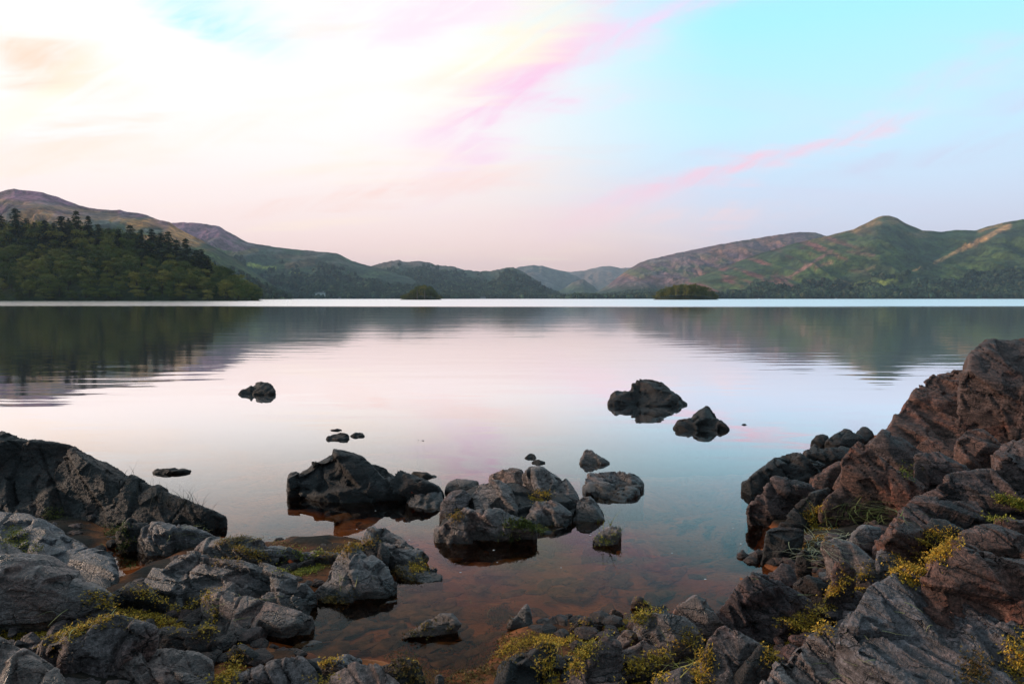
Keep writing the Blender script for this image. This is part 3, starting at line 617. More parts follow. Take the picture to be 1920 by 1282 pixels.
# ------------------------------------------------------------------ rock materials
def mat_rock(name, dark, mid, light, tint, rough=.62, bump=.010, spec=.45, lich=.45):
    m, b, bs = new_mat(name)
    oc = b.n('ShaderNodeTexCoord').outputs['Object']; oi = b.n('ShaderNodeObjectInfo').outputs['Random']
    off = b.n('ShaderNodeVectorMath', operation='ADD'); b.put(off.inputs[0], oc); b.put(off.inputs[1], b.comb(b.m('MULTIPLY', oi, 37.0), b.m('MULTIPLY', oi, 91.0), b.m('MULTIPLY', oi, 53.0)))
    p = off.outputs[0]
    ps = b.mapping(p, rot=(.35, .55, .3), scale=(1, 1, 4.5))
    big = b.noise(p, 3.2, 5, .6, .4); lay = b.noise(ps, 9, 6, .68, .5); grain = b.noise(p, 75, 4, .75); sp = b.noise(p, 190, 2, .6)
    c = b.ramp(b.m('ADD', b.m('MULTIPLY', lay, .52), b.m('MULTIPLY', grain, .48)), [(.37, dark), (.50, mid), (.64, light)])
    c = b.mix(b.m('MULTIPLY', b.ss(big, .48, .66), .75), c, b.mix(1.0, c, tint, 'MULTIPLY'))
    c = b.mix(b.m('MULTIPLY', b.ss(sp, .66, .74), .55), c, (light[0] * 2.2, light[1] * 2.1, light[2] * 2.1))
    c = b.mix(b.m('MULTIPLY', b.ss(b.noise(p, 40, 4, .7), .57, .68), .75), c, (dark[0] * .35, dark[1] * .35, dark[2] * .35))
    li = b.m('MULTIPLY', b.ss(b.noise(p, 11, 6, .7, .8), .58, .66), b.ss(big, .40, .55))
    c = b.mix(b.m('MULTIPLY', li, lich), c, (light[0] * 1.25, light[1] * 1.25, light[2] * 1.2))
    vc = b.n('ShaderNodeTexVoronoi', feature='DISTANCE_TO_EDGE'); pw = b.n('ShaderNodeVectorMath', operation='ADD'); b.put(pw.inputs[0], b.mapping(ps, scale=(1, 1, .75))); nv = b.n('ShaderNodeVectorMath', operation='SCALE'); b.put(nv.inputs[0], b.noise(p, 6, 4, .6, 0, True)); nv.inputs[3].default_value = .35; b.put(pw.inputs[1], nv.outputs[0]); b.put(vc.inputs['Vector'], pw.outputs[0]); vc.inputs['Scale'].default_value = 3.4
    crk2 = b.m('MULTIPLY', b.ss(vc.outputs['Distance'], .022, .003), b.ss(b.noise(p, 4.3, 3, .6), .42, .56))
    c = b.mix(b.m('MULTIPLY', crk2, .85), c, (dark[0] * .25, dark[1] * .25, dark[2] * .25))  # occlusion shade inside the cracks, painted into the base colour as dark lines
    c = b.mix(1.0, c, b.ramp(oi, [(0, (.80, .88, 1.0)), (.5, (1.0, 1.0, 1.0)), (1, (1.28, 1.0, .84))]), 'MULTIPLY')
    # rock that the lake keeps wet is darker and glossier
    zz = b.xyz(b.n('ShaderNodeNewGeometry').outputs['Position'])[2]
    wet = b.ss(b.m('ADD', zz, b.m('MULTIPLY', b.m('SUBTRACT', big, .5), .06)), .075, .04)
    c = b.mix(b.m('MULTIPLY', wet, .85), c, b.mix(1.0, c, (.34, .28, .22), 'MULTIPLY'))
    b.put(bs.inputs['Base Color'], c)
    b.put(bs.inputs['Roughness'], b.m('ADD', b.m('MULTIPLY', lay, .35), rough - .16)); bs.inputs['Specular IOR Level'].default_value = spec
    vo = b.n('ShaderNodeTexVoronoi', feature='DISTANCE_TO_EDGE'); b.put(vo.inputs['Vector'], b.mapping(ps, scale=(1, 1, .6))); vo.inputs['Scale'].default_value = 5.5
    crk = b.ss(vo.outputs['Distance'], .0, .035)
    hgt = b.m('ADD', b.m('ADD', b.m('MULTIPLY', lay, .75), b.m('MULTIPLY', grain, 1.15)), b.m('MULTIPLY', crk, .30)); hgt = b.m('SUBTRACT', hgt, b.m('MULTIPLY', crk2, 1.2))
    bp = b.n('ShaderNodeBump'); bp.inputs['Strength'].default_value = 1.0; bp.inputs['Distance'].default_value = bump; b.put(bp.inputs['Height'], hgt)
    b.put(bs.inputs['Normal'], bp.outputs[0])
    return m
M_slate_grey = mat_rock('grey_slate_rock', (.017, .012, .011), (.098, .071, .065), (.32, .25, .235), (1.25, .82, .68), bump=.012, rough=.45, spec=.8)
M_brown = mat_rock('brown_rock', (.013, .008, .0068), (.084, .050, .043), (.25, .152, .13), (1.32, .82, .66), bump=.012)
M_black = mat_rock('black_wet_rock', (.004, .0032, .003), (.016, .012, .011), (.066, .050, .044), (1.7, .9, .65), rough=.58, spec=.5, bump=.014, lich=.25)
M_pink = mat_rock('pinkish_rock', (.024, .015, .013), (.125, .086, .075), (.38, .27, .235), (1.35, .80, .64), bump=.012)
RM = dict(g=M_slate_grey, b=M_brown, k=M_black, p=M_pink)

# ------------------------------------------------------------------ rocks: each one a closed solid with its own outline, depth and strata
def pts(s): return [tuple(float(q) for q in a.split(',')) for a in s.split()]
ROCKOBJ = []
def rock(mat, label, outlines, phi=.30, front=None, strata=(.55, -.35, .75), rough=1.0, seed=None, thick=.6, name='rock', bulge=.16, z0=None, notch=1.0, ridge=None, deep=.30, chip=1.0):
    seed = seed if seed is not None else len(ROCKOBJ) + 1
    rg = np.random.default_rng(seed); rd = random.Random(seed)
    outlines = [pts(o) for o in ([outlines] if isinstance(outlines, str) else outlines)]
    allp = [q for o in outlines for q in o]
    fb = front or max(allp, key=lambda q: q[1])
    if z0 is None: Y0 = hit_ground(fb[0], fb[1])
    else: Y0 = (CAM_H - z0) / -float(uv(*fb[:2])[1])
    v0 = -float(uv(*fb[:2])[1]); s = phi / v0
    if phi < .6: s = min(s, 1.5)
    wpx = max(q[0] for q in allp) - min(q[0] for q in allp); W = wpx / FPX * Y0
    V = []; Fc = []
    for o in outlines:
        cx = sum(q[0] for q in o) / len(o); cy = sum(q[1] for q in o) / len(o); ymax = max(q[1] for q in o); ymin = min(q[1] for q in o)
        ow = (max(q[0] for q in o) - min(q[0] for q in o)) / FPX * Y0
        o = [(cx + (q[0] - cx) * 1.045, cy + (q[1] - cy) * 1.03, *q[2:]) for q in o]
        P = []
        def at(px, py, b_=0.0):
            u, v = uv(px, py); Y = Y0 * (1 + s * (fb[1] - py) / FPX) - b_; return np.array((float(u) * Y, Y, CAM_H + float(v) * Y))
        top = []
        for q in o:
            p = at(q[0], q[1], q[2] if len(q) > 2 else 0.0); P.append(p); top.append(p)
        if bulge:
            for k in range(3):                       # ridge points that stand out of the face towards the lake and the viewer
                f = rd.uniform(.25, .7); a = rd.choice(o); c2 = (cx + (a[0] - cx) * f, cy + (a[1] - cy) * f - (ymax - ymin) * .06)
                P.append(at(c2[0], c2[1], bulge * min(ow, .8) * rd.uniform(.3, 1)))
        if ridge:
            for q in pts(ridge): P.append(at(q[0], q[1], q[2] if len(q) > 2 else .06))
        for p in top:                                # depth behind and below
            u_ = p[0] / p[1]; Yb = p[1] + thick * min(ow, 1.2) * rd.uniform(.7, 1.1)
            if p[2] > top[0][2] * 0 - 1: P.append(np.array((u_ * Yb * (1 - .0), Yb, CAM_H + (p[2] - CAM_H) / p[1] * Yb - .16 * min(ow, 1.0))))
            P.append(np.array((p[0], p[1] + .02, min(p[2] - .05, -.02) - deep)))
        bmh = bmesh.new()
        for p in P: bmh.verts.new(p)
        bmesh.ops.remove_doubles(bmh, verts=bmh.verts, dist=.002)
        r = bmesh.ops.convex_hull(bmh, input=bmh.verts)
        dead = list({g for g in r['geom_interior'] + r['geom_unused'] if isinstance(g, bmesh.types.BMVert)})
        bmesh.ops.delete(bmh, geom=dead, context='VERTS')
        bmesh.ops.recalc_face_normals(bmh, faces=bmh.faces)
        bmh.verts.index_update(); base = len(V)
        V += [v.co[:] for v in bmh.verts]; Fc += [[v.index + base for v in f.verts] for f in bmh.faces]; bmh.free()
    V = np.array(V); org = np.array((V[:, 0].mean(), V[:, 1].mean(), max(V[:, 2].min() + deep, -.3)))
    me = bpy.data.meshes.new(name); me.from_pydata((V - org).tolist(), [], Fc)
    ob = bpy.data.objects.new(name, me); COL.objects.link(ob); ob.location = org
    vox = float(np.clip(.0026 * Y0, .0045, .03)); vox = max(vox, W / 190)
    md = ob.modifiers.new('r', 'REMESH'); md.mode = 'VOXEL'; md.voxel_size = vox; md.adaptivity = 0
    dg = bpy.context.evaluated_depsgraph_get(); ev = ob.evaluated_get(dg).data
    n = len(ev.vertices); co = np.empty(n * 3, np.float32); ev.vertices.foreach_get('co', co); co = co.reshape(-1, 3).astype(float)
    nf = len(ev.polygons); li = np.empty(len(ev.loops), np.int32); ev.loops.foreach_get('vertex_index', li); lt = np.empty(nf, np.int32); ev.polygons.foreach_get('loop_total', lt)
    quad = bool((lt == 4).all()); faces = li.reshape(-1, 4) if quad else None
    ob.modifiers.clear()
    # drop what lies well under ground or lake bed
    zc = (co[faces, 2].mean(1) + org[2]); faces = faces[zc > -.42]; used = np.zeros(n, bool); used[faces.ravel()] = True
    remap = np.cumsum(used) - 1; faces = remap[faces]; co = co[used]
    # vertex normals
    def normals(co):
        a = co[faces[:, 2]] - co[faces[:, 0]]; b_ = co[faces[:, 3]] - co[faces[:, 1]]; fn = np.cross(a, b_); N = np.zeros_like(co)
        for k in range(4): np.add.at(N, faces[:, k], fn)
        return N / np.maximum(np.linalg.norm(N, axis=1), 1e-9)[:, None]
    N = normals(co); sc = min(W, 1.0); Pw = co + org
    ns = np.array(strata) + rg.normal(0, .06, 3); ns /= np.linalg.norm(ns)
    # fractured facets: vertices move onto the plane of the nearest of some random sites, cells stretched along the strata
    def warp(c): return c + ns * ((c @ ns)[:, None]) * 1.3
    def facets(co, N, nsite, jit, clip, sd, edges=False):
        """chips knocked off along planes a little inside the surface"""
        r_ = np.random.default_rng(sd); j0 = r_.integers(0, len(co), nsite); sites = co[j0]; nc = N[j0] + r_.normal(0, jit, (nsite, 3)); nc /= np.linalg.norm(nc, axis=1)[:, None]
        ws = warp(sites).astype(np.float32); wc = warp(co).astype(np.float32); d = np.empty(len(co)); e = np.ones(len(co)); lev = clip * r_.uniform(.0, .5, nsite)
        for i in range(0, len(co), 16000):
            k = slice(i, i + 16000); q = wc[k]; dd = (ws ** 2).sum(1)[None] - 2 * q @ ws.T; j = dd.argmin(1)
            if edges:
                rr_ = np.arange(len(j)); m1 = dd[rr_, j].copy(); dd[rr_, j] = 1e9; m2 = dd.min(1); q2 = (q ** 2).sum(1); e[k] = np.sqrt(np.maximum(m2 + q2, 0)) - np.sqrt(np.maximum(m1 + q2, 0))
            den = np.maximum((N[k] * nc[j]).sum(1), .5); d[k] = ((sites[j] - co[k]) * nc[j]).sum(1) / den - lev[j]
        return np.clip(d, -clip, clip * .12), e
    area = max(W, .1); big_, e1 = facets(co, N, int(np.clip(area * 20 + 9, 10, 40)), .31, .074 * min(1, W * 1.2 + .03) * (.4 if phi > .6 else 1) * chip, seed * 5 + 1, True)
    small_, e2 = facets(co, N, int(np.clip(area * 120 + 20, 24, 160)), .30, .020 * min(1, W * 2 + .12), seed * 5 + 2)
    d = big_ + small_
    crack = smooth(.012 - e1, 0, .009) * smooth(vnoise(co * 3.1, seed + 71), -.1, .3)
    d = d - crack * .020 * min(1, W * 1.5)
    q = co @ ns + .012 * fbm(co * 4, 3, seed=seed + 3)
    per = .050 * (.6 + sc); ph = q / per + .7 * vnoise(np.c_[q * 6, q * 0, q * 0], seed + 9)
    fr_ = np.abs((ph % 1) - .5) * 2                                    # 1 on a parting, 0 between
    part = smooth(fr_, .90, 1.0) * smooth(vnoise(co * 3.5, seed + 21), -.1, .35)
    stepped = ((np.floor(ph) * 7919 % 13) / 13 - .5) * smooth(vnoise(co * 2.4, seed + 31), -.3, .3)
    d = d - notch * .020 * part * min(1, .4 + W) + notch * .020 * stepped * min(1, .3 + W)
    amp = rough * min(1.0, .35 + W)
    d = d + amp * (.006 * fbm(co * 7, 4, .6, seed=seed + 40) + .0032 * fbm(co * 24 + ns * (q * 60)[:, None], 3, .6, seed=seed + 50) + .0026 * fbm(co * 70, 2, .6, seed=seed + 60, ridged=True))
    co = co + N * d[:, None]
    new = mk_mesh(name, co, faces, True, RM[mat]); ob.data = new; bpy.data.meshes.remove(me)
    ob['label'] = label; ob['category'] = 'rock'
    ROCKOBJ.append(ob); return ob
# ---- rocks standing in the lake (outline points are pixels of the photograph; each solid stands at its own distance)
rock('k', 'small black rock alone in the lake, far left of centre', ['449,737 462,731 470,724 480,716 495,714 508,721 516,731 515,738 500,741 470,740', '448,737 455,731 470,732 475,740 455,739'], rough=1.4)
rock('k', 'broad black rock with two humps farthest out on the right', ['1184,735 1187,720 1194,714 1203,710 1213,716 1224,716 1236,720 1248,719 1257,727 1273,743 1290,759 1248,761 1186,761', '1142,760 1142,750 1148,738 1154,734 1166,738 1190,734 1196,761 1160,762'], rough=1.5)
rock('k', 'pointed black rock right of the broad two-humped one', ['1290,800 1302,777 1311,770 1323,762 1332,764 1340,773 1352,789 1365,803 1340,805 1307,806', '1264,798 1271,789 1286,785 1298,784 1300,806 1280,808 1268,804'], rough=1.2)
rock('k', 'tiny dark rock tip breaking the water right of the pointed black rock', '1389,795 1394,793 1402,795 1396,797', rough=.5)
rock('k', 'tiny dark rock tip breaking the water in mid lake', '781,825 788,823.5 796,825.5 788,827', rough=.5)
rock('g', 'small upright fin-shaped rock behind the round-backed grooved rock', '1087,866 1090,853 1099,842 1108,843 1123,854 1141,865 1131,869 1111,872 1089,868', rough=.7)
rock('g', 'low round-backed rock with fine grooves right of the central cluster', '1096,905 1104,888 1132,884 1160,882 1182,886 1199,897 1204,903 1187,925 1172,943 1150,942 1125,937 1102,917', phi=.6, strata=(.35, .75, .55), notch=1.8, rough=.6)
rock('k', 'very small dark rock behind the central cluster, left of two', '982,859 988,853 995,848 1003,852 1006,860 994,861', rough=.6)
rock('k', 'very small dark rock behind the central cluster, right of two', '997,866 1003,862 1010,861 1022,866 1012,871 1002,870', rough=.6)
rock('k', 'small rounded dark rock in the water, larger of the trio far behind the big boulder', '612,822 622,813 638,809 652,813 655,820 645,825 625,825', rough=.7)
rock('k', 'small dark rock in the water, right-hand one of the trio', '656,817 662,811 668,807 680,811 684,817 670,820', rough=.7)
rock('k', 'thin sliver of rock in the water, rearmost of the trio', '617,806 630,802.5 643,805.5 632,808', rough=.4)
rock('k', 'flat black rock barely above the water right of the big left slab', '282,888 297,878 317,877 340,878 357,881 335,887 310,890', phi=.5)
rock('k', 'low black rock just behind the big boulder, near its right end', ['785,886 797,882 807,885 826,897 815,899 795,896', '773,886 780,884 792,886 790,889'], phi=.5, rough=.8)
rock('k', 'big dark boulder in the water left of the central cluster', ['544,911 546,880 556,875 574,869 600,872 640,880 660,942 632,942 615,936 590,929 570,916', '577,858 585,852 605,854 650,850 690,870 700,935 655,944 632,942 590,925 574,880', '605,855 615,846 630,844 650,847 670,856 692,865 727,875 747,888 745,930 695,935 655,944 620,935', '700,868 727,874 747,887 770,894 795,905 820,912 828,920 770,927 720,932'], phi=.22, rough=1.5, strata=(.3, -.5, .6))
rock('g', 'low flat rock joining the big boulder to the central cluster', '762,945 770,930 795,922 825,921 830,940 826,956 795,955', phi=.55, rough=.6)
# ---- central cluster
rock('k', 'low dark bedrock showing between the rocks of the central cluster', '832,985 845,940 900,912 960,905 1040,920 1078,950 1062,985 980,1000 900,1008 845,1008', phi=.75, front=(900, 1012), bulge=.02, rough=1.0)
rock('g', 'small rounded rock at the left rear of the central cluster', '836,917 841,905 855,898 870,898 895,902 897,912 890,922 850,924', rough=.7, front=(860, 930))
rock('p', 'rounded brownish rock at the rear of the central cluster', '919,891 922,881 950,877 967,877 982,884 1000,915 990,925 955,925 930,905', front=(960, 950), rough=.7)
rock('g', 'largest humped rock at the right rear of the central cluster', ['982,882 995,876 1012,874 1032,882 1050,890 1050,940 1030,945 1005,930', '1025,880 1055,890 1067,905 1081,927 1086,942 1075,965 1065,968 1030,945'], front=(1050, 968), rough=.7, strata=(.8, -.3, .5))
rock('p', 'rounded pinkish rock on the left side of the central cluster', '826,965 828,940 840,925 852,920 867,918 880,926 884,940 870,955 840,972', front=(840, 985), rough=.7)
rock('g', 'middle rock of the central cluster, behind the broad front one', '885,930 897,910 920,900 940,902 955,914 965,938 972,965 900,965', front=(920, 985), rough=.7)
rock('g', 'broad dark rock at the front of the central cluster', ['819,992 824,975 840,966 860,955 880,965 880,1016 847,1020 824,1016', '860,955 875,949 895,949 920,955 950,960 970,970 1000,995 960,1000 920,1009 875,1016 847,1015'], phi=.25, rough=.8)
rock('g', 'blue grey slab leaning on the right side of the central cluster', '1005,942 1030,935 1050,945 1070,962 1068,980 1050,987 1025,982 1000,985 985,972', front=(1040, 990), strata=(.8, .2, .5), rough=.7)
rock('g', 'small wedge rock at the right end of the central cluster', '1074,972 1080,945 1095,930 1107,930 1122,945 1135,967 1125,973 1100,978 1080,983', rough=.8)
rock('k', 'little flat stone at the waterline in front of the central cluster', '1010,1001 1018,996 1027,993 1041,994 1036,1000 1020,1004', phi=.6, rough=.5)
rock('g', 'small pale-topped rock with moss in the water right of the cluster', ['1104,1018 1122,1000 1142,987 1160,986 1163,992 1158,1006 1148,1018 1125,1023', '1091,1026 1100,1019 1106,1020 1104,1027'], rough=.9)
rock('g', 'small pointed bluish rock standing in the brown shallows', '954,1170 965,1154 976,1142 983,1133 990,1131 994,1138 993,1160 1002,1184 985,1180 967,1181', rough=.9, strata=(.9, .1, .4))
rock('g', 'leaf-shaped grey rock in the shallows at the bottom centre', '762,1192 775,1181 800,1162 822,1150 847,1148 857,1161 864,1170 835,1187 800,1199 775,1197', phi=.45, strata=(.3, .6, .7))
rock('g', 'small flat stone barely above the water right of the pyramid rock', '711,1133 725,1126 745,1124 740,1129 728,1133', phi=.6, rough=.4)
rock('g', 'flat grey stone half under water near the bottom rocks', '540,1222 560,1204 590,1199 604,1204 585,1214 565,1221', phi=.6, rough=.5)
# ---- left shore
rock('k', 'huge black slab sloping into the lake at the left edge', ['-120,800 -60,805 0,812 22,813 60,832 95,840 110,836 132,838 160,852 200,872 180,985 100,968 0,962 -120,965', '95,840 132,838 160,852 200,872 240,895 270,906 300,922 330,995 260,1000 180,988 100,965', '230,890 270,906 290,918 330,932 375,950 400,962 418,967 416,984 395,998 330,1000 260,1002 200,990'], phi=.34, front=(395, 998), strata=(.55, -.2, .8), rough=1.6, thick=.35)
rock('g', 'long smooth grey slab below the huge black slab', '-60,958 0,962 57,965 95,980 130,997 155,1015 205,1040 214,1070 203,1112 160,1100 60,1060 -60,1040', phi=.72, rough=.6, bulge=.05, strata=(.3, -.2, .9), front=(200, 1112))
rock('g', 'big slab with a bright bluish top at the left edge', ['-60,1005 0,1017 37,1029 100,1049 140,1069 175,1097 201,1118 192,1132 150,1147 120,1157 50,1167 0,1172 -60,1180'], phi=.42, bulge=0, ridge='-60,1030,.14 0,1036,.13 75,1069,.12 100,1084,.10 160,1106,.05 0,1100,.16 60,1110,.12', rough=.8, z0=.12, front=(120, 1165))
rock('g', 'dark square-edged rock between the black slab and the pale ridge rock', ['260,1007 265,992 287,980 307,979 350,985 375,995 400,1007 376,1030 325,1043 280,1045'], phi=.25, rough=.8)
rock('k', 'small dark block left of the square-edged rock', '219,992 240,970 252,970 283,985 280,1010 255,1025 228,1018', phi=.2, front=(255, 1040), rough=.8)
rock('g', 'long low dark rock along the water, left of the red leaf', ['372,1030 390,1012 412,1011 440,1013 462,1004 480,1009 520,1019 555,1034 572,1048 545,1052 475,1044 420,1040'], phi=.3, rough=.8)
rock('g', 'flat rock edge at the waterline behind the red leaf', '560,1036 587,1031 632,1036 640,1046 600,1052 565,1050', phi=.5, rough=.6)
rock('g', 'broad pale grey rock with fine lines on its top, left of the pyramid rock', ['272,1088 290,1067 322,1046 340,1042 380,1085 372,1128 335,1141 312,1139 285,1112', '322,1046 347,1041 357,1034 380,1036 437,1047 470,1075 480,1130 420,1112 380,1112', '420,1044 467,1047 512,1062 555,1082 590,1110 582,1130 520,1138 470,1130'], phi=.5, front=(420, 1150), strata=(.2, .7, .65), notch=1.6, rough=.6, z0=.03, bulge=.06)
rock('g', 'dark front slab under the pale lined rock, ending at the brown pool', '385,1118 400,1109 420,1108 475,1131 555,1147 581,1159 495,1184 450,1202 400,1213 380,1200', phi=.55, rough=.7, bulge=.05, z0=0.0)
rock('k', 'small dark lump between the two big pale slabs', '203,1118 220,1102 245,1089 265,1089 276,1104 306,1128 290,1136 212,1132', rough=1.0)
rock('p', 'coarse pinkish rock in the lower left, above the rounded one', ['40,1219 75,1207 120,1197 155,1187 185,1169 207,1157 230,1160 255,1220 205,1240 190,1275 100,1255', '185,1168 207,1157 245,1162 275,1169 288,1182 277,1207 250,1219 200,1230'], phi=.4, front=(200, 1282), rough=1.7, strata=(.6, -.2, .7), z0=.12)
rock('g', 'bluish rock filling the bottom left corner', '-80,1165 0,1199 20,1211 50,1229 75,1239 107,1254 120,1290 110,1340 -80,1340', phi=.55, rough=.7, z0=.22, front=(60, 1330), bulge=.06)
rock('g', 'rounded lined rock at the bottom left, right of the bluish corner rock', '198,1245 225,1227 265,1217 300,1216 332,1221 370,1227 393,1239 394,1262 385,1300 370,1330 205,1330', phi=.5, z0=.06, front=(300, 1330), rough=.9, strata=(.5, .4, .7))
rock('k', 'dark lump behind the rounded lined rock, under the moss', '286,1192 300,1182 350,1184 395,1180 402,1208 345,1222 292,1214', phi=.4, rough=1.2, z0=.02, front=(345, 1240))
rock('k', 'small dark block below the moss between pools at the lower left', '427,1228 442,1206 456,1207 490,1229 488,1242 462,1253 437,1243', rough=.7, z0=0.0)
rock('p', 'cracked pinkish grey rock at the bottom, left of a matching one', '400,1284 450,1258 487,1243 527,1232 550,1226 563,1232 571,1244 598,1272 605,1330 400,1330', phi=.5, z0=.05, front=(500, 1330), strata=(.75, .2, .6), rough=.8, notch=1.5)
rock('k', 'small black stone wedged between the two cracked bottom rocks', '569,1240 578,1235 592,1240 602,1257 598,1275 580,1262', z0=.05, front=(590, 1300), rough=.7)
rock('g', 'small blue grey rock behind the two cracked bottom rocks', '597,1240 625,1229 657,1226 676,1234 660,1252 640,1258 612,1250', phi=.6, z0=.03, front=(640, 1290), rough=.5)
rock('p', 'cracked pinkish grey rock at the bottom centre left', '603,1285 637,1259 660,1243 675,1236 697,1242 725,1257 752,1276 765,1330 600,1330', phi=.5, z0=.06, front=(690, 1330), strata=(.75, .2, .6), rough=.8, notch=1.5)
rock('k', 'dark rounded rock at the bottom right of the cracked rocks', '712,1246 732,1238 757,1233 782,1240 791,1257 797,1280 795,1330 730,1330', phi=.4, z0=.03, front=(760, 1330), rough=1.2)
rock('g', 'little bluish stone at the bottom edge beside the moss', '815,1270 822,1262 832,1268 832,1290 816,1290', z0=.0, rough=.5)
rock('g', 'pyramid-shaped rock at the edge of the brown pool', '594,1108 615,1072 640,1034 657,1016 668,1022 712,1052 746,1086 736,1104 700,1112 662,1122 630,1132 608,1124', phi=.46, bulge=0, ridge='668,1040,.05 645,1075,.07', rough=.8, thick=.22, chip=.5)
rock('k', 'square brown block wedged behind the pyramid rock', '668,1024 690,1014 708,1011 728,1030 733,1058 710,1070 680,1056', phi=.3, front=(710, 1085), rough=.6)
rock('g', 'ragged bluish layered rock behind the pyramid rock', ['679,1005 690,989 701,986 722,989 745,1002 757,1013 750,1036 725,1040 700,1020', '722,1005 757,1012 768,1025 802,1042 786,1055 760,1060 735,1045', '735,1045 760,1040 800,1052 816,1063 800,1075 760,1075', '745,1066 770,1062 800,1068 826,1080 822,1093 800,1099 775,1090'], phi=.55, rough=1.3, strata=(.35, .8, .45), notch=1.8, bulge=.05)
# ---- slabs seen through the brown water
for i, (o, lab) in enumerate([('470,1195 545,1160 580,1163 600,1172 540,1205 495,1222', 'left'), ('585,1200 660,1165 705,1160 712,1172 640,1206 600,1222', 'middle'), ('680,1215 735,1172 765,1160 772,1170 730,1205 700,1230', 'right')]):
    rock('b', 'long brown slab under the water of the pool, %s one of three' % lab, o, phi=.92, z0=-.09, front=pts(o)[-1], rough=.4, bulge=0, name='submerged_slab', thick=.2, deep=.15)
# ---- bottom centre right
rock('k', 'low dark mossy slab at the bottom edge right of the pool', '940,1240 983,1212 1020,1205 1038,1210 1034,1228 1010,1260 1000,1330 920,1330', phi=.6, z0=.0, front=(980, 1330), rough=.9)
rock('b', 'dark slab at the bottom between two strips of moss', '1050,1330 1086,1234 1099,1216 1138,1194 1160,1205 1160,1255 1180,1330', phi=.5, z0=.06, front=(1120, 1330), rough=.9)
rock('b', 'small dark rock at the pool edge above the moss strip', '1070,1180 1092,1153 1107,1163 1134,1168 1122,1190 1095,1195', rough=.9, z0=.0)
rock('p', 'small pale stone at the pool edge with a straw across', '1132,1152 1151,1140 1168,1151 1160,1160 1142,1160', rough=.8, z0=.0)
rock('p', 'small pale stone on the pool edge behind the moss strip', '1183,1132 1190,1116 1202,1117 1214,1128 1222,1140 1200,1142', rough=.8, z0=.0)
rock('p', 'pinkish stone between the moss strip and the flat pink wedge', '1144,1214 1160,1192 1173,1180 1191,1184 1195,1198 1172,1218', rough=.9, z0=.06, front=(1170, 1225))
rock('p', 'flat-topped pinkish wedge rock at the bottom right of centre', '1130,1258 1164,1225 1210,1199 1242,1212 1258,1232 1230,1240 1193,1251 1156,1264', phi=.55, rough=.8, z0=.08, front=(1160, 1275), bulge=.04)
rock('g', 'rounded grey rock beside the moss strip, left of the peaked one', '1192,1160 1221,1142 1247,1140 1266,1145 1300,1172 1317,1196 1308,1216 1255,1224 1215,1200', phi=.35, z0=.06, front=(1260, 1240), rough=.9)
rock('g', 'peaked grey rock at the water, left of the big cracked boulder', '1266,1143 1285,1122 1300,1111 1316,1119 1345,1147 1378,1174 1352,1185 1330,1196 1305,1190', phi=.3, z0=.05, front=(1330, 1215), rough=.6, strata=(.3, .3, .9))
rock('p', 'speckled square block at the bottom right of centre', '1316,1240 1332,1197 1347,1179 1367,1172 1390,1187 1427,1207 1420,1219 1381,1258 1355,1330 1316,1330', phi=.42, z0=.10, front=(1350, 1330), rough=.7)
rock('k', 'dark angular rock right of the speckled block', '1380,1264 1425,1212 1440,1224 1460,1240 1440,1290 1400,1330 1370,1330', phi=.4, z0=.12, front=(1410, 1330), rough=.8)
rock('p', 'low pinkish rock at the bottom edge under the dry grass', '1232,1268 1277,1253 1315,1266 1325,1330 1225,1330', phi=.6, z0=.10, front=(1280, 1330), rough=.7)
rock('b', 'big cracked boulder at the corner of the water', ['1350,1137 1375,1112 1400,1084 1415,1074 1430,1073 1465,1097 1480,1190 1440,1209 1415,1196 1382,1178', '1430,1074 1465,1096 1502,1113 1541,1138 1506,1145 1492,1178 1460,1200 1430,1190'], phi=.25, rough=1.0, strata=(.6, -.1, .75), z0=.06, front=(1440, 1215))
rock('b', 'small reddish rock behind the big cracked boulder, at the water', '1438,1080 1465,1057 1481,1059 1492,1079 1490,1100 1460,1104', rough=.8, z0=.06, front=(1470, 1125))
rock('k', 'dark wedge behind the big cracked boulder, left of the red upright rock', '1490,1092 1512,1077 1540,1087 1555,1102 1543,1126 1515,1120', rough=.8, z0=.1, front=(1530, 1140))
rock('b', 'narrow upright rock with a red edge beside the moss', '1544,1136 1555,1102 1560,1072 1567,1054 1585,1052 1603,1069 1592,1087 1572,1110 1553,1137', phi=.2, z0=.14, rough=.7)
rock('k', 'dark rough rock at the waterline left of the grass', '1430,1050 1432,1030 1438,997 1450,987 1485,987 1503,992 1500,1010 1492,1032 1458,1060', phi=.18, rough=1.4)
rock('k', 'small dark stone in the shadow below the grass', '1494,1040 1508,1030 1520,1040 1522,1070 1505,1078 1492,1060', phi=.2, z0=.08, front=(1508, 1090), rough=.8)
rock('g', 'grey rock in front of the grass, left of the steep block', '1543,1016 1570,1010 1605,1020 1632,1045 1650,1066 1610,1085 1565,1060', phi=.4, z0=.15, front=(1600, 1095), rough=.8)
rock('g', 'smooth grey rock just below the grass', '1584,1008 1600,992 1620,984 1650,990 1648,1012 1610,1022', phi=.35, z0=.18, front=(1610, 1045), rough=.7)
rock('b', 'steep square block with a lit brown left edge', '1640,1016 1655,997 1680,972 1702,968 1722,980 1736,998 1734,1024 1702,1046 1675,1050 1650,1040', phi=.3, z0=.2, front=(1690, 1065), rough=.6, ridge='1690,985,.12 1668,1010,.10', bulge=0)
rock('g', 'small pointed stone in front of the steep block', '1628,1058 1645,1035 1662,1018 1682,1040 1690,1055 1650,1070', phi=.3, z0=.2, rough=.8)
rock('k', 'low dark stone right of the steep block', '1736,990 1751,972 1773,974 1808,993 1790,1006 1760,1012', phi=.4, z0=.3, front=(1770, 1025), rough=.8)
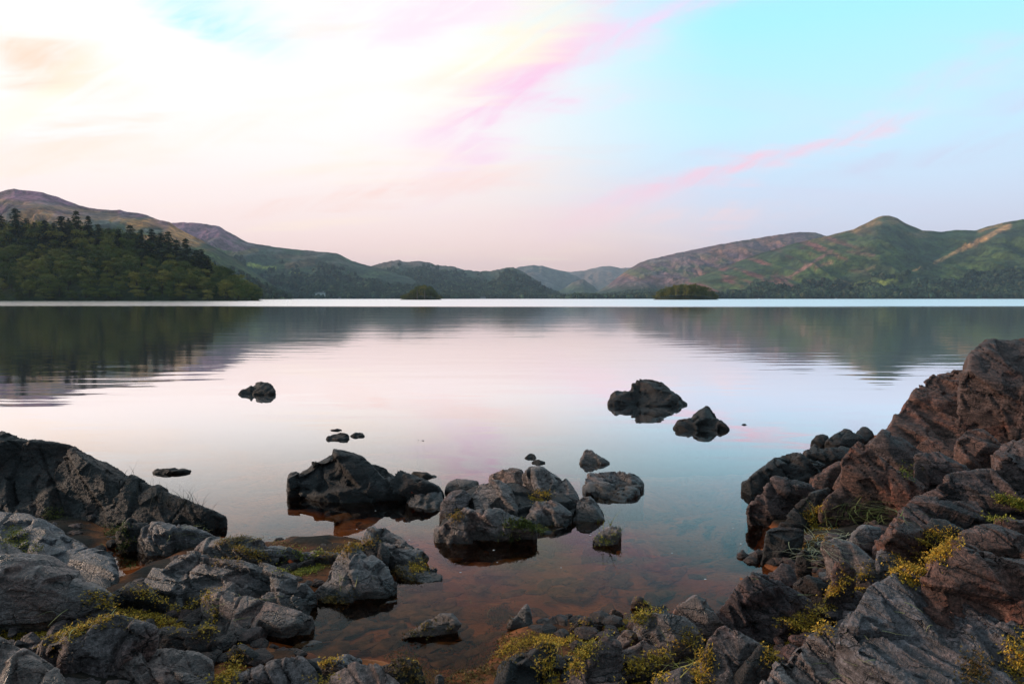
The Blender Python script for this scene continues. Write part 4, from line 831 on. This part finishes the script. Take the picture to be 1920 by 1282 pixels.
# ---- right shore
rock('k', 'black rock at the water behind the slanted slabs, leftmost of three in a row', '1521,827 1530,816 1542,813 1554,818 1545,832', front=(1540, 845), rough=.8)
rock('k', 'black rock at the water behind the slanted slabs, middle of three in a row', '1550,826 1565,810 1585,803 1605,810 1618,821 1606,838 1570,840', front=(1580, 850), rough=.8)
rock('k', 'black rock at the water behind the slanted slabs, rightmost of three in a row', '1604,812 1615,800 1625,800 1638,811 1628,828 1608,828', front=(1620, 840), rough=.8)
rock('k', 'dark rounded rock in front of the three black ones', '1505,850 1530,832 1560,834 1597,842 1590,858 1550,866 1515,862', phi=.4, front=(1550, 875), rough=.9)
rock('k', 'long black rock reaching furthest left into the water', ['1397,905 1410,892 1435,872 1462,855 1487,850 1500,880 1455,900 1425,922 1411,928 1402,914', '1455,858 1487,850 1515,850 1562,865 1540,890 1490,905 1455,900'], phi=.28, rough=1.2)
rock('b', 'brown rock between the long black rock and the slanted slabs', '1522,890 1570,867 1590,864 1580,890 1560,906 1540,920 1520,912', front=(1545, 935), rough=.8)
rock('b', 'wedge-shaped dark rock standing in the water below the long black one', '1404,952 1420,930 1447,897 1457,892 1480,902 1516,910 1527,920 1502,944 1468,971 1437,966', phi=.15, rough=1.0, front=(1468, 971))
rock('k', 'dark rock with moss between the wedge-shaped rock and the grass', '1462,985 1485,955 1515,927 1552,914 1557,924 1540,950 1520,972 1500,990', phi=.3, z0=.04, front=(1500, 1000), rough=1.0)
rock('b', 'slanted slab with a pale smooth face, front one of two', ['1540,942 1570,905 1590,872 1602,867 1645,930 1645,955 1600,955', '1598,868 1612,868 1680,925 1692,945 1690,962 1640,953 1630,900'], phi=.22, rough=.6, z0=.16, front=(1640, 965), bulge=.08, strata=(.75, -.1, .65))
rock('b', 'slanted slab with a pale smooth face, rear one of two', ['1577,868 1600,832 1620,828 1632,842 1660,905 1610,890', '1612,832 1630,840 1662,862 1697,887 1732,907 1726,924 1705,942 1660,905'], phi=.25, rough=.6, z0=.2, front=(1690, 965), bulge=.06, strata=(.75, -.1, .65))
rock('b', 'ridged rock with a pale slanting edge behind the slanted slabs', ['1620,828 1640,807 1655,803 1672,810 1702,830 1727,846 1740,880 1700,900 1660,870'], phi=.22, rough=.8, z0=.16, front=(1690, 905))
rock('b', 'rock with a smooth grey right face below the great outcrop', '1718,854 1755,845 1785,860 1817,877 1815,895 1780,905 1740,890', phi=.3, z0=.28, front=(1770, 925), rough=.7)
rock('b', 'great reddish brown outcrop rising from the water at the right edge', ['1664,805 1680,783 1699,764 1716,732 1729,721 1744,714 1760,750 1790,860 1740,856 1700,842', '1729,721 1744,714 1755,702 1774,697 1804,694 1826,695 1852,714 1897,736 1990,760 1990,850 1900,850 1810,870 1760,858 1720,790', '1664,806 1700,780 1760,780 1820,810 1830,868 1770,868 1700,845'], phi=.36, rough=1.8, z0=.1, front=(1700, 850), strata=(.6, -.15, .8), bulge=.12, thick=.3)
rock('b', 'dark boulder on top of the great outcrop', '1805,694 1811,676 1826,656 1849,639 1879,636 1920,635 1990,640 2040,670 2030,730 1920,735 1850,712', phi=.25, z0=.62, front=(1880, 745), rough=1.5, thick=.4)
rock('b', 'round reddish boulder at the foot of the great outcrop', '1795,825 1813,809 1832,805 1852,807 1880,826 1870,850 1850,866 1815,860', phi=.3, z0=.36, front=(1840, 885), rough=1.1)
rock('b', 'layered rock at the right edge beside the round reddish boulder', '1860,852 1888,830 1920,818 2000,812 2010,880 1920,880 1870,876', phi=.4, z0=.42, front=(1920, 905), rough=1.2, notch=1.6)
rock('b', 'wide layered outcrop in the middle of the right shore', ['1700,955 1725,924 1747,905 1766,901 1788,890 1817,895 1830,965 1760,985 1730,983', '1788,890 1835,884 1854,881 1882,890 1920,905 1995,915 1995,950 1920,950 1850,960 1800,950', '1690,962 1715,935 1760,930 1835,945 1845,970 1780,998 1730,990'], phi=.52, rough=1.6, z0=.24, front=(1740, 1000), strata=(.45, -.1, .85), notch=1.6, thick=.3)
rock('b', 'low layered rock above the big rounded boulder', '1797,1006 1826,987 1854,981 1882,985 1912,1004 1990,1030 1990,1060 1912,1044 1845,1034 1811,1022', phi=.5, z0=.36, front=(1860, 1060), rough=1.0, notch=1.5)
rock('b', 'small dark stone at the right edge beside the green plants', '1870,976 1890,967 1920,971 1990,974 1990,995 1900,988', phi=.5, z0=.42, front=(1920, 1000), rough=.7)
rock('b', 'big rounded boulder with a crack at the right edge', ['1734,1074 1755,1037 1777,1021 1802,1017 1832,1024 1865,1039 1902,1047 1990,1075 1990,1210 1920,1188 1877,1180 1802,1143 1767,1125 1750,1098'], phi=.42, rough=.8, z0=.40, front=(1870, 1200), strata=(.35, .1, .93), notch=1.5, bulge=.12)
rock('g', 'great cracked slab filling the bottom right corner', ['1570,1168 1600,1134 1630,1102 1660,1082 1700,1069 1740,1076 1800,1130 1920,1190 1960,1330 1700,1330 1640,1225'], phi=.72, rough=.9, z0=.30, front=(1760, 1330), strata=(.8, .25, .5), notch=2.0, bulge=.04)
rock('g', 'lower cracked slab left of the great corner slab', ['1420,1330 1445,1262 1490,1204 1527,1187 1562,1168 1600,1185 1660,1240 1720,1330'], phi=.74, rough=.8, z0=.24, front=(1560, 1330), strata=(.8, .25, .5), notch=2.0, bulge=.03)
# ------------------------------------------------------------------ moss, grass, fallen leaves, rubble: set down on the rocks and the shore
bpy.context.view_layer.update(); DG = bpy.context.evaluated_depsgraph_get()
def cast(px, py):
    u, v = uv(px, py); d = Vector((float(u), 1.0, float(v))).normalized()
    ok, p, n, _, _, _ = scene.ray_cast(DG, Vector((0, 0, CAM_H)), d); return (p, n) if ok and p.y < 14 else (None, None)
def drop(x, y):
    ok, p, n, _, _, _ = scene.ray_cast(DG, Vector((x, y, 1.45)), Vector((0, 0, -1))); return (p, n) if ok else (None, None)
def inside(poly, x, y):
    c = False; n = len(poly)
    for i in range(n):
        (x0, y0), (x1, y1) = poly[i], poly[i - 1]
        if (y0 > y) != (y1 > y) and x < (x1 - x0) * (y - y0) / (y1 - y0) + x0: c = not c
    return c
def mat_plant(name):
    m, b, bs = new_mat(name); at = b.n('ShaderNodeVertexColor'); at.layer_name = 'cover'
    b.put(bs.inputs['Base Color'], at.outputs[0]); bs.inputs['Roughness'].default_value = .7; bs.inputs['Specular IOR Level'].default_value = .25
    return m
M_plant = mat_plant('moss_and_grass')
def moss(label, poly, n, cols, size=.0068, lift=.004, seed=0, zmin=-9, name='moss'):
    poly = pts(poly); rg = random.Random(seed + len(poly)); xs = [p[0] for p in poly]; ys = [p[1] for p in poly]; Vv = []; Ff = []; Cc = []; k = 0; tries = 0
    n = int(n * .6)
    while k < n and tries < n * 12:
        tries += 1; x, y = rg.uniform(min(xs), max(xs)), rg.uniform(min(ys), max(ys))
        if not inside(poly, x, y) or math.sin(x * .31 + 2 * math.sin(y * .23 + seed)) + math.sin(y * .47 + x * .11) + rg.gauss(0, .7) < .0: continue
        p, nr = cast(x, y)
        if p is None: continue
        p2, n2 = drop(p.x + rg.gauss(0, .008), p.y + rg.gauss(0, .012))
        if p2 is None or abs(p2.z - p.z) > .09: p2 = p
        if p2.z < zmin or (n2 if p2 is not p else nr).z < .58: continue
        k += 1; f = rg.random(); h = lift * rg.uniform(.1, 1) * (1.3 if rg.random() < .25 else .8); c = [a + (b_ - a) * f for a, b_ in zip(*cols)]; sh = rg.uniform(.45, 1.5); c = [q * sh for q in c]
        t1 = n2.cross(Vector((.3, .9, .1))).normalized() if p2 is not p else Vector((1, 0, 0)); t2 = (n2 if p2 is not p else nr).cross(t1)
        for j in range(16):
            if j % 5 == 0: base = p2 + t1 * rg.gauss(0, .017) + t2 * rg.gauss(0, .017) + Vector((0, 0, h * rg.uniform(.5, 1.2) - .003))
            a = rg.uniform(0, 6.283); t = rg.uniform(.1, 1.1); L = size * rg.uniform(.6, 1.5); w_ = L * rg.uniform(.12, .24)
            d = Vector((math.cos(a) * math.cos(t), math.sin(a) * math.cos(t), math.sin(t))); sd = Vector((-math.sin(a), math.cos(a), rg.uniform(-.3, .3))) * w_
            o = len(Vv); r0 = base - d * L * .3
            Vv += [r0, r0 + d * L * .6 + sd, r0 + d * L * 1.3, r0 + d * L * .6 - sd]; Ff.append((o, o + 1, o + 2, o + 3)); Cc += [c] * 4
    if not Vv: return
    me = mk_mesh(name, np.array([v[:] for v in Vv]), np.array(Ff), False, M_plant); set_color(me, 'cover', np.array(Cc)); add(name, me, label=label, cat='moss' if name == 'moss' else 'plants', kind='stuff')
YEL = ((.72, .42, .05), (.34, .22, .028)); GRN = ((.16, .16, .03), (.07, .08, .02)); ORG = ((.50, .24, .04), (.28, .20, .03)); BRN = ((.24, .13, .03), (.10, .07, .02)); LIM = ((.42, .34, .05), (.18, .19, .03))
moss('thick yellow green moss between the rocks at the lower left', '0,1175 60,1163 130,1158 200,1132 250,1130 310,1142 350,1135 385,1112 402,1114 410,1165 395,1186 330,1182 280,1166 210,1155 160,1180 120,1197 60,1206 0,1195', 2600, YEL, seed=1)
moss('green moss on the smooth slab at the left edge', '8,992 40,985 48,1008 75,1026 60,1036 0,1017', 420, LIM, seed=2)
moss('dark green moss under the huge black slab', '78,957 120,955 125,973 80,972', 260, GRN, seed=3)
moss('dark ferny plants in the crevice beside the square-edged rock', '190,985 225,985 260,1045 255,1065 225,1060 215,1020', 420, GRN, size=.009, seed=4, name='crevice_plants')
moss('orange yellow moss along the pale lined rock', '405,1042 440,1034 470,1030 500,1042 500,1054 470,1050 405,1050', 520, ORG, seed=5)
moss('yellow green plants round the red leaf', '520,1062 545,1047 575,1048 612,1056 602,1066 565,1078 525,1070', 700, LIM, size=.009, seed=6, name='shore_plants')
moss('dry yellow fringe at the waterline behind the dark low rock', '405,1008 440,1010 490,996 520,1012 565,1030 545,1032 500,1014 440,1020', 500, ((.40, .26, .10), (.22, .15, .05)), seed=7)
moss('yellow moss on the crest behind the pyramid rock', '600,1040 640,1028 665,1018 706,1006 706,1014 668,1028 640,1036 620,1044', 560, ORG, seed=8)
moss('yellow moss on the ragged layered rock', '768,1060 805,1058 802,1070 776,1070', 240, YEL, seed=9)
moss('yellow moss below the ragged layered rock', '742,1068 760,1075 778,1105 795,1125 815,1130 810,1142 780,1135 755,1105', 480, BRN, seed=10)
moss('brown green waterweed in the shallows at the bottom centre', '720,1205 780,1192 860,1196 930,1180 985,1195 1040,1198 1000,1218 950,1248 910,1282 760,1282 735,1245', 1300, BRN, size=.009, seed=11, name='waterweed')
moss('brown waterweed left of the leaf-shaped rock', '605,1135 660,1135 668,1165 640,1178 612,1160', 420, BRN, size=.009, seed=12, name='waterweed')
moss('orange waterweed in front of the small pointed bluish rock', '915,1150 955,1140 962,1160 925,1175', 300, ((.24, .11, .03), (.12, .07, .02)), size=.009, seed=13, name='waterweed')
moss('yellow moss strip along the pool edge at the bottom', '975,1196 1000,1187 1020,1188 1060,1200 1098,1168 1104,1176 1064,1209 1030,1208 985,1210 940,1232 935,1222', 900, YEL, seed=14)
moss('bright yellow moss strip climbing to the peaked grey rock', '1076,1228 1100,1200 1140,1180 1190,1150 1225,1128 1250,1135 1254,1144 1210,1158 1172,1180 1135,1192 1108,1217 1088,1242', 1700, ((.50, .33, .04), (.26, .20, .03)), seed=15)
moss('yellow moss round the dry stems at the bottom edge', '1008,1280 1030,1240 1060,1234 1086,1232 1086,1262 1052,1266 1030,1290', 800, YEL, seed=16)
moss('yellow moss below the flat pinkish wedge rock', '1165,1290 1200,1255 1240,1238 1254,1250 1232,1290', 760, YEL, seed=17)
moss('yellow moss left of the speckled square block', '1258,1228 1300,1214 1328,1208 1320,1250 1332,1282 1310,1272 1280,1246', 800, YEL, seed=18)
moss('long strip of yellow moss beside the lower cracked slab', '1436,1222 1478,1190 1510,1160 1550,1132 1575,1090 1615,1078 1650,1084 1605,1110 1582,1152 1542,1182 1502,1197 1466,1238 1442,1236', 2600, YEL, seed=19)
moss('yellow green moss beside the big rounded boulder', '1662,1074 1700,1046 1742,1024 1790,998 1802,1004 1762,1040 1738,1072 1700,1080', 1700, YEL, seed=20)
moss('yellow moss at the left end of the long grass', '1510,968 1540,958 1570,974 1555,984 1515,984', 460, YEL, seed=21)
moss('orange moss patch below the long grass', '1500,1030 1512,1010 1550,1002 1560,1012 1520,1040', 320, ORG, seed=22)
moss('green plants at the right edge above the low layered rock', '1842,978 1870,955 1925,938 1925,962 1870,976', 700, LIM, size=.009, seed=23, name='shore_plants')
moss('yellow moss on top of the central cluster', '985,928 1005,924 1034,918 1022,940 1004,940', 320, YEL, seed=24)
moss('green grassy fringe on the front of the central cluster', '935,1002 985,984 1035,990 1005,1006 950,1014', 380, GRN, size=.012, seed=25, name='shore_plants')
moss('yellow fringe on the small pale-topped rock', '1108,1022 1150,1014 1178,1022 1152,1044 1116,1034', 150, LIM, size=.009, seed=26)
moss('small yellow tuft on the left of the central cluster', '838,964 866,957 862,972 842,972', 150, ORG, seed=27)
moss('yellow moss below the ridged rock of the right shore', '1688,880 1722,877 1735,892 1700,894', 220, LIM, seed=28)
moss('yellow moss at the bottom edge beside the cracked rocks', '390,1290 425,1256 442,1228 452,1250 432,1290', 520, YEL, seed=29)
moss('yellow moss between the two cracked bottom rocks', '588,1278 608,1256 628,1252 622,1272 600,1290', 240, YEL, seed=30)
moss('yellow moss at the foot of the dark bottom rock', '790,1262 812,1256 816,1290 796,1290', 220, YEL, seed=31)
moss('yellow moss in the bottom right corner', '1900,1200 1930,1190 1930,1282 1905,1282 1890,1250', 420, YEL, seed=32)
moss('dark moss in the cracks at the bottom right', '1800,1282 1822,1235 1850,1230 1840,1282', 240, BRN, seed=33)
def blades(name, label, spec, seed, col):
    """spec: list of (px, py, n, spread in px, length, lean, flat)"""
    rg = random.Random(seed); Vv = []; Ff = []; Cc = []
    for px, py, n, sx, sy, L0, flat in spec:
        for k in range(n):
            p, nr = cast(px + rg.gauss(0, sx), py + rg.gauss(0, sy))
            if p is None: continue
            a = rg.uniform(0, 6.283); t = rg.uniform(.05, .45) if flat else rg.uniform(.8, 1.4); L = L0 * rg.uniform(.5, 1.3); w_ = rg.uniform(.0012, .0026); bend = rg.uniform(.2, .9); f = rg.random(); c = [u_ + (v_ - u_) * f for u_, v_ in zip(*col)]
            d = Vector((math.cos(a) * math.cos(t), math.sin(a) * math.cos(t), math.sin(t))); sd = Vector((-math.sin(a), math.cos(a), 0)) * w_; o = len(Vv); q = p + Vector((0, 0, .006))
            for i in range(5):
                s = i / 4; r = q + d * L * s + Vector((math.cos(a + 1.4) * .25 * L * s * s, math.sin(a + 1.4) * .25 * L * s * s, -bend * L * s * s * .5))
                r.z = max(r.z, p.z + .004); ww = sd * (1 - .85 * s); Vv += [r - ww, r + ww]; Cc += [c, c]
                if i: Ff.append((o + 2 * i - 2, o + 2 * i - 1, o + 2 * i + 1, o + 2 * i))
    if Vv:
        me = mk_mesh(name, np.array([v[:] for v in Vv]), np.array(Ff), True, M_plant); set_color(me, 'cover', np.array(Cc)); add(name, me, label=label, cat='grass', kind='stuff')
STRAW = ((.42, .36, .16), (.20, .22, .06))
blades('long_grass', 'long pale grass lying in the hollow of the right shore', [(1600, 958, 60, 28, 8, .20, 1), (1650, 965, 70, 25, 8, .20, 1), (1580, 970, 30, 20, 8, .16, 0), (1545, 975, 30, 14, 8, .14, 0)], 1, ((.36, .36, .14), (.16, .20, .05)))
blades('long_grass', 'pale bleached grass below the hollow of the right shore', [(1530, 1020, 50, 14, 14, .15, 1), (1525, 1045, 40, 10, 12, .15, 1), (1570, 1003, 22, 12, 6, .12, 1)], 2, ((.50, .46, .30), (.25, .24, .12)))
blades('grass_tuft', 'upright green grass tuft on the small pale-topped rock', [(1144, 985, 34, 4, 2, .13, 0), (1120, 990, 10, 8, 3, .12, 0)], 3, ((.36, .33, .06), (.14, .18, .03)))
blades('dry_stems', 'dry yellow stems at the bottom edge right of centre', [(1275, 1245, 34, 14, 8, .13, 1), (1040, 1255, 16, 14, 8, .10, 0), (1262, 1230, 8, 6, 3, .12, 0)], 4, ((.50, .40, .10), (.3, .24, .06)))
blades('stray_stems', 'single dry stems strewn over the rocks', [(1600, 1200, 6, 40, 30, .09, 1), (1500, 1130, 8, 50, 40, .06, 1), (1600, 1245, 5, 30, 14, .08, 1), (150, 1165, 8, 40, 14, .13, 1), (430, 1130, 8, 40, 16, .11, 1), (230, 1010, 8, 20, 18, .13, 1), (640, 1095, 6, 18, 12, .08, 0), (960, 1010, 12, 16, 5, .08, 0), (900, 1130, 4, 60, 20, .1, 1), (350, 1000, 20, 30, 12, .08, 1), (1700, 1150, 5, 60, 50, .06, 1)], 5, STRAW)
blades('hanging_roots', 'dry hanging grass and roots on the face of the huge black slab', [(330, 950, 90, 40, 10, .16, 0), (200, 920, 60, 50, 20, .12, 0)], 6, ((.06, .05, .035), (.03, .026, .02)))
def leaf(px, py, L, rot, col, label):
    p, n = cast(px, py)
    if p is None: return
    V = []; ns_ = 9
    for i in range(ns_):
        s = i / (ns_ - 1); wd = .34 * math.sin(math.pi * min(1, s * 1.02)) ** .8 * (1 + .15 * math.sin(9 * s)); x = (s - .5) * L; curl = .10 * L * math.cos(3 * s)
        V += [(x, -wd * L, curl + .10 * L), (x, 0, curl), (x, wd * L, curl + .12 * L)]
    me = mk_mesh('fallen_leaf', np.array(V), grid_faces(ns_, 3), True, mat_plain('leaf_' + label.split()[0], col, .6, 60, .25)); o = add('fallen_leaf', me, (p.x, p.y, p.z + .022), label=label, cat='leaf'); o.rotation_euler = (.35, .1, rot)
    v, f = tube([(L * .5, 0, .09 * L * -1), (L * .68, .02 * L, 0), (L * .85, 0, .05 * L)], [.0012, .001, .0008], 5); add('stalk', mk_mesh('stalk', np.array(v), np.array(f), True, M_bark), parent=o)
leaf(549, 1062, .058, .4, (.62, .11, .035), 'red fallen leaf among the green plants on the left shore')
leaf(775, 930, .055, 1.2, (.30, .07, .04), 'dark red leaf at the right foot of the big boulder')
leaf(1450, 1221, .04, 2.4, (.55, .30, .20), 'pale pink leaf in the moss at the lower right')
leaf(1783, 1160, .02, 1.0, (.6, .28, .2), 'tiny pink leaf on the great cracked slab')
# rubble that fills the gaps between the rocks of both shores
rg = np.random.default_rng(77); V_ = []; F_ = []; off = 0; cnt = 0
for k in range(2600):
    if rg.random() < .72: px, py = rg.uniform(1010, 1925), rg.uniform(830, 1290)
    else: px, py = rg.uniform(-10, 640), rg.uniform(960, 1290)
    u, v = uv(px, py); y = hit_ground(px, py); x = float(u) * y; g = float(ground_final(np.array([x]), np.array([y]))[0])
    if g < -.02: continue
    r = rg.uniform(.02, .075) * (.5 + .5 * rg.random()); nb = 26
    P = rg.normal(size=(nb, 3)); P /= np.linalg.norm(P, axis=1)[:, None]; P *= np.array([1, rg.uniform(.6, 1), rg.uniform(.4, .75)]) * r
    a = rg.uniform(0, 6.28); P = np.c_[P[:, 0] * math.cos(a) - P[:, 1] * math.sin(a), P[:, 0] * math.sin(a) + P[:, 1] * math.cos(a), P[:, 2]]
    bmh = bmesh.new(); [bmh.verts.new(q) for q in P]; rr = bmesh.ops.convex_hull(bmh, input=bmh.verts); bmesh.ops.delete(bmh, geom=list({q for q in rr['geom_interior'] + rr['geom_unused'] if isinstance(q, bmesh.types.BMVert)}), context='VERTS'); bmesh.ops.recalc_face_normals(bmh, faces=bmh.faces); bmh.verts.index_update()
    fs = [[q.index for q in f.verts] for f in bmh.faces]; vv = np.array([q.co[:] for q in bmh.verts]); bmh.free()
    V_.append(vv + [x, y, g + r * .25]); F_ += [[q + off for q in f] for f in fs if len(f) == 3]; off += len(vv); cnt += 1
    if cnt > 1500: break
add('rubble', mk_mesh('rubble', np.vstack(V_), np.array(F_), False, M_brown), label='dark angular rubble in the gaps between the shore rocks', cat='rubble', kind='stuff')
# stones lying on the lake bed in the shallows
rg = np.random.default_rng(78); V_ = []; F_ = []; off = 0
for k in range(420):
    px, py = rg.uniform(520, 1400), rg.uniform(930, 1270); u, v = uv(px, py); y = CAM_H / -float(v) * 1.05; x = float(u) * y; g = float(ground_final(np.array([x]), np.array([y]))[0])
    if g > -.04 or g < -.5: continue
    r = rg.uniform(.03, .12) * (.4 + .6 * rg.random()); nb = 20
    P = rg.normal(size=(nb, 3)); P /= np.linalg.norm(P, axis=1)[:, None]; P *= np.array([1.3, rg.uniform(.4, .8), .22]) * r
    a = rg.normal(.5, .5); P = np.c_[P[:, 0] * math.cos(a) - P[:, 1] * math.sin(a), P[:, 0] * math.sin(a) + P[:, 1] * math.cos(a), P[:, 2]]; P[:, 2] += r * .15
    bmh = bmesh.new(); [bmh.verts.new(q) for q in P]; rr = bmesh.ops.convex_hull(bmh, input=bmh.verts); bmesh.ops.delete(bmh, geom=list({q for q in rr['geom_interior'] + rr['geom_unused'] if isinstance(q, bmesh.types.BMVert)}), context='VERTS'); bmesh.ops.recalc_face_normals(bmh, faces=bmh.faces); bmh.verts.index_update()
    fs = [[q.index for q in f.verts] for f in bmh.faces]; vv = np.array([q.co[:] for q in bmh.verts]); bmh.free()
    V_.append(vv + [x, y, min(g + .03, -.02 - P[:, 2].max())]); F_ += [[q + off for q in f] for f in fs if len(f) == 3]; off += len(vv)
add('bed_stones', mk_mesh('bed_stones', np.vstack(V_), np.array(F_), False, mat_plain('rusty_bed_stone', (.17, .075, .035), .8, 14, .6)), label='flat rusty stones lying under the shallow brown water', cat='stones', kind='stuff')
# bubbles and pollen flecks floating on the lake
rg = np.random.default_rng(9); V_ = []; F_ = []
for k in range(60):
    px = rg.uniform(420, 1560); py = rg.uniform(640, 1100); u, v = uv(px, py); y = CAM_H / -float(v); x = float(u) * y; r = rg.uniform(.002, .0042) * (1 + y / 8); o = len(V_)
    V_ += [(x, y, .004)] + [(x + r * math.cos(i * 1.047) * rg.uniform(.8, 1.6), y + r * math.sin(i * 1.047), .003) for i in range(6)]; F_ += [(o, o + 1 + i, o + 1 + (i + 1) % 6) for i in range(6)]
add('pollen_flecks', mk_mesh('pollen_flecks', np.array(V_), np.array(F_), False, mat_plain('pollen', (.75, .74, .72))), label='white flecks floating on the lake', cat='flecks', kind='stuff')
HAZE = 7.0e-5
# ------------------------------------------------------------------ lake
m, b, bs = new_mat('lake_water'); t = m.node_tree
pos = b.n('ShaderNodeNewGeometry').outputs['Position']
X_, Y_, Z_ = b.xyz(pos)
# calm water with faint long swells; a breeze ruffles the far side of the lake
wv = b.mapping(pos, scale=(.10, .55, 1))
h1 = b.noise(wv, .55, 2, .5, .3)
h2 = b.noise(b.mapping(pos, scale=(.5, 1.6, 1)), .9, 2, .5)
edge = b.m('MULTIPLY', b.m('SUBTRACT', b.noise(b.mapping(pos, scale=(.004, .012, 1)), 1.0, 3, .5), .5), 60)
far = b.ss(b.m('ADD', Y_, edge), 118, 150)
patch = b.ss(b.noise(b.mapping(pos, scale=(.012, .05, 1)), 1.0, 3, .55), .60, .72)
far = b.m('MAXIMUM', far, b.m('MULTIPLY', b.m('MULTIPLY', patch, .35), b.ss(Y_, 40, 80)))
far = b.m('MULTIPLY', far, b.ss(b.m('DIVIDE', X_, b.m('MAXIMUM', Y_, 1.0)), -.48, -.22, .45, 1.0))
rough = b.m('ADD', b.m('MULTIPLY', far, .27), .050)
rough = b.m('MULTIPLY', rough, b.ss(Y_, 4, 25, .35, 1.0))
bp1 = b.n('ShaderNodeBump'); bp1.inputs['Strength'].default_value = 1; bp1.inputs['Distance'].default_value = .006; b.put(bp1.inputs['Height'], h2)
bp = b.n('ShaderNodeBump'); bp.inputs['Strength'].default_value = 1; b.put(bp.inputs['Distance'], b.ss(Y_, 8, 60, .005, .018)); b.put(bp.inputs['Height'], h1); b.put(bp.inputs['Normal'], bp1.outputs[0])
gl = b.n('ShaderNodeBsdfGlossy'); gl.inputs['Color'].default_value = (1, 1, 1, 1); b.put(gl.inputs['Roughness'], rough); b.put(gl.inputs['Normal'], bp.outputs[0])
tr = b.n('ShaderNodeBsdfTransparent'); tr.inputs['Color'].default_value = (.97, .76, .54, 1)
fr = b.n('ShaderNodeFresnel'); fr.inputs['IOR'].default_value = 1.34
fac = b.ss(fr.outputs[0], .05, .47, .012, 1.0)
fac = b.m('MAXIMUM', fac, far)
mx = b.n('ShaderNodeMixShader'); b.put(mx.inputs[0], fac); t.links.new(tr.outputs[0], mx.inputs[1]); t.links.new(gl.outputs[0], mx.inputs[2])
t.links.new(mx.outputs[0], t.nodes['Material Output'].inputs['Surface'])
lake = add('lake', mk_mesh('lake', np.array([(-10000, -20, 0), (10000, -20, 0), (10000, 10500, 0), (-10000, 10500, 0)]), np.array([(0, 1, 2, 3)]), False, m), kind='structure', label='calm lake mirroring the sky and fells')

# ------------------------------------------------------------------ haze
hm = bpy.data.materials.new('haze'); hm.use_nodes = True; ht = hm.node_tree; ht.nodes.clear()
pv = ht.nodes.new('ShaderNodeVolumePrincipled'); pv.inputs['Color'].default_value = (.62, .80, 1.0, 1); pv.inputs['Density'].default_value = HAZE; pv.inputs['Anisotropy'].default_value = .2
ho = ht.nodes.new('ShaderNodeOutputMaterial'); ht.links.new(pv.outputs[0], ho.inputs['Volume'])
add('haze', box_mesh('haze', -10600, 10600, -60, 10700, -14, 520, hm), kind='stuff', label='thin blue haze over the lake and fells')
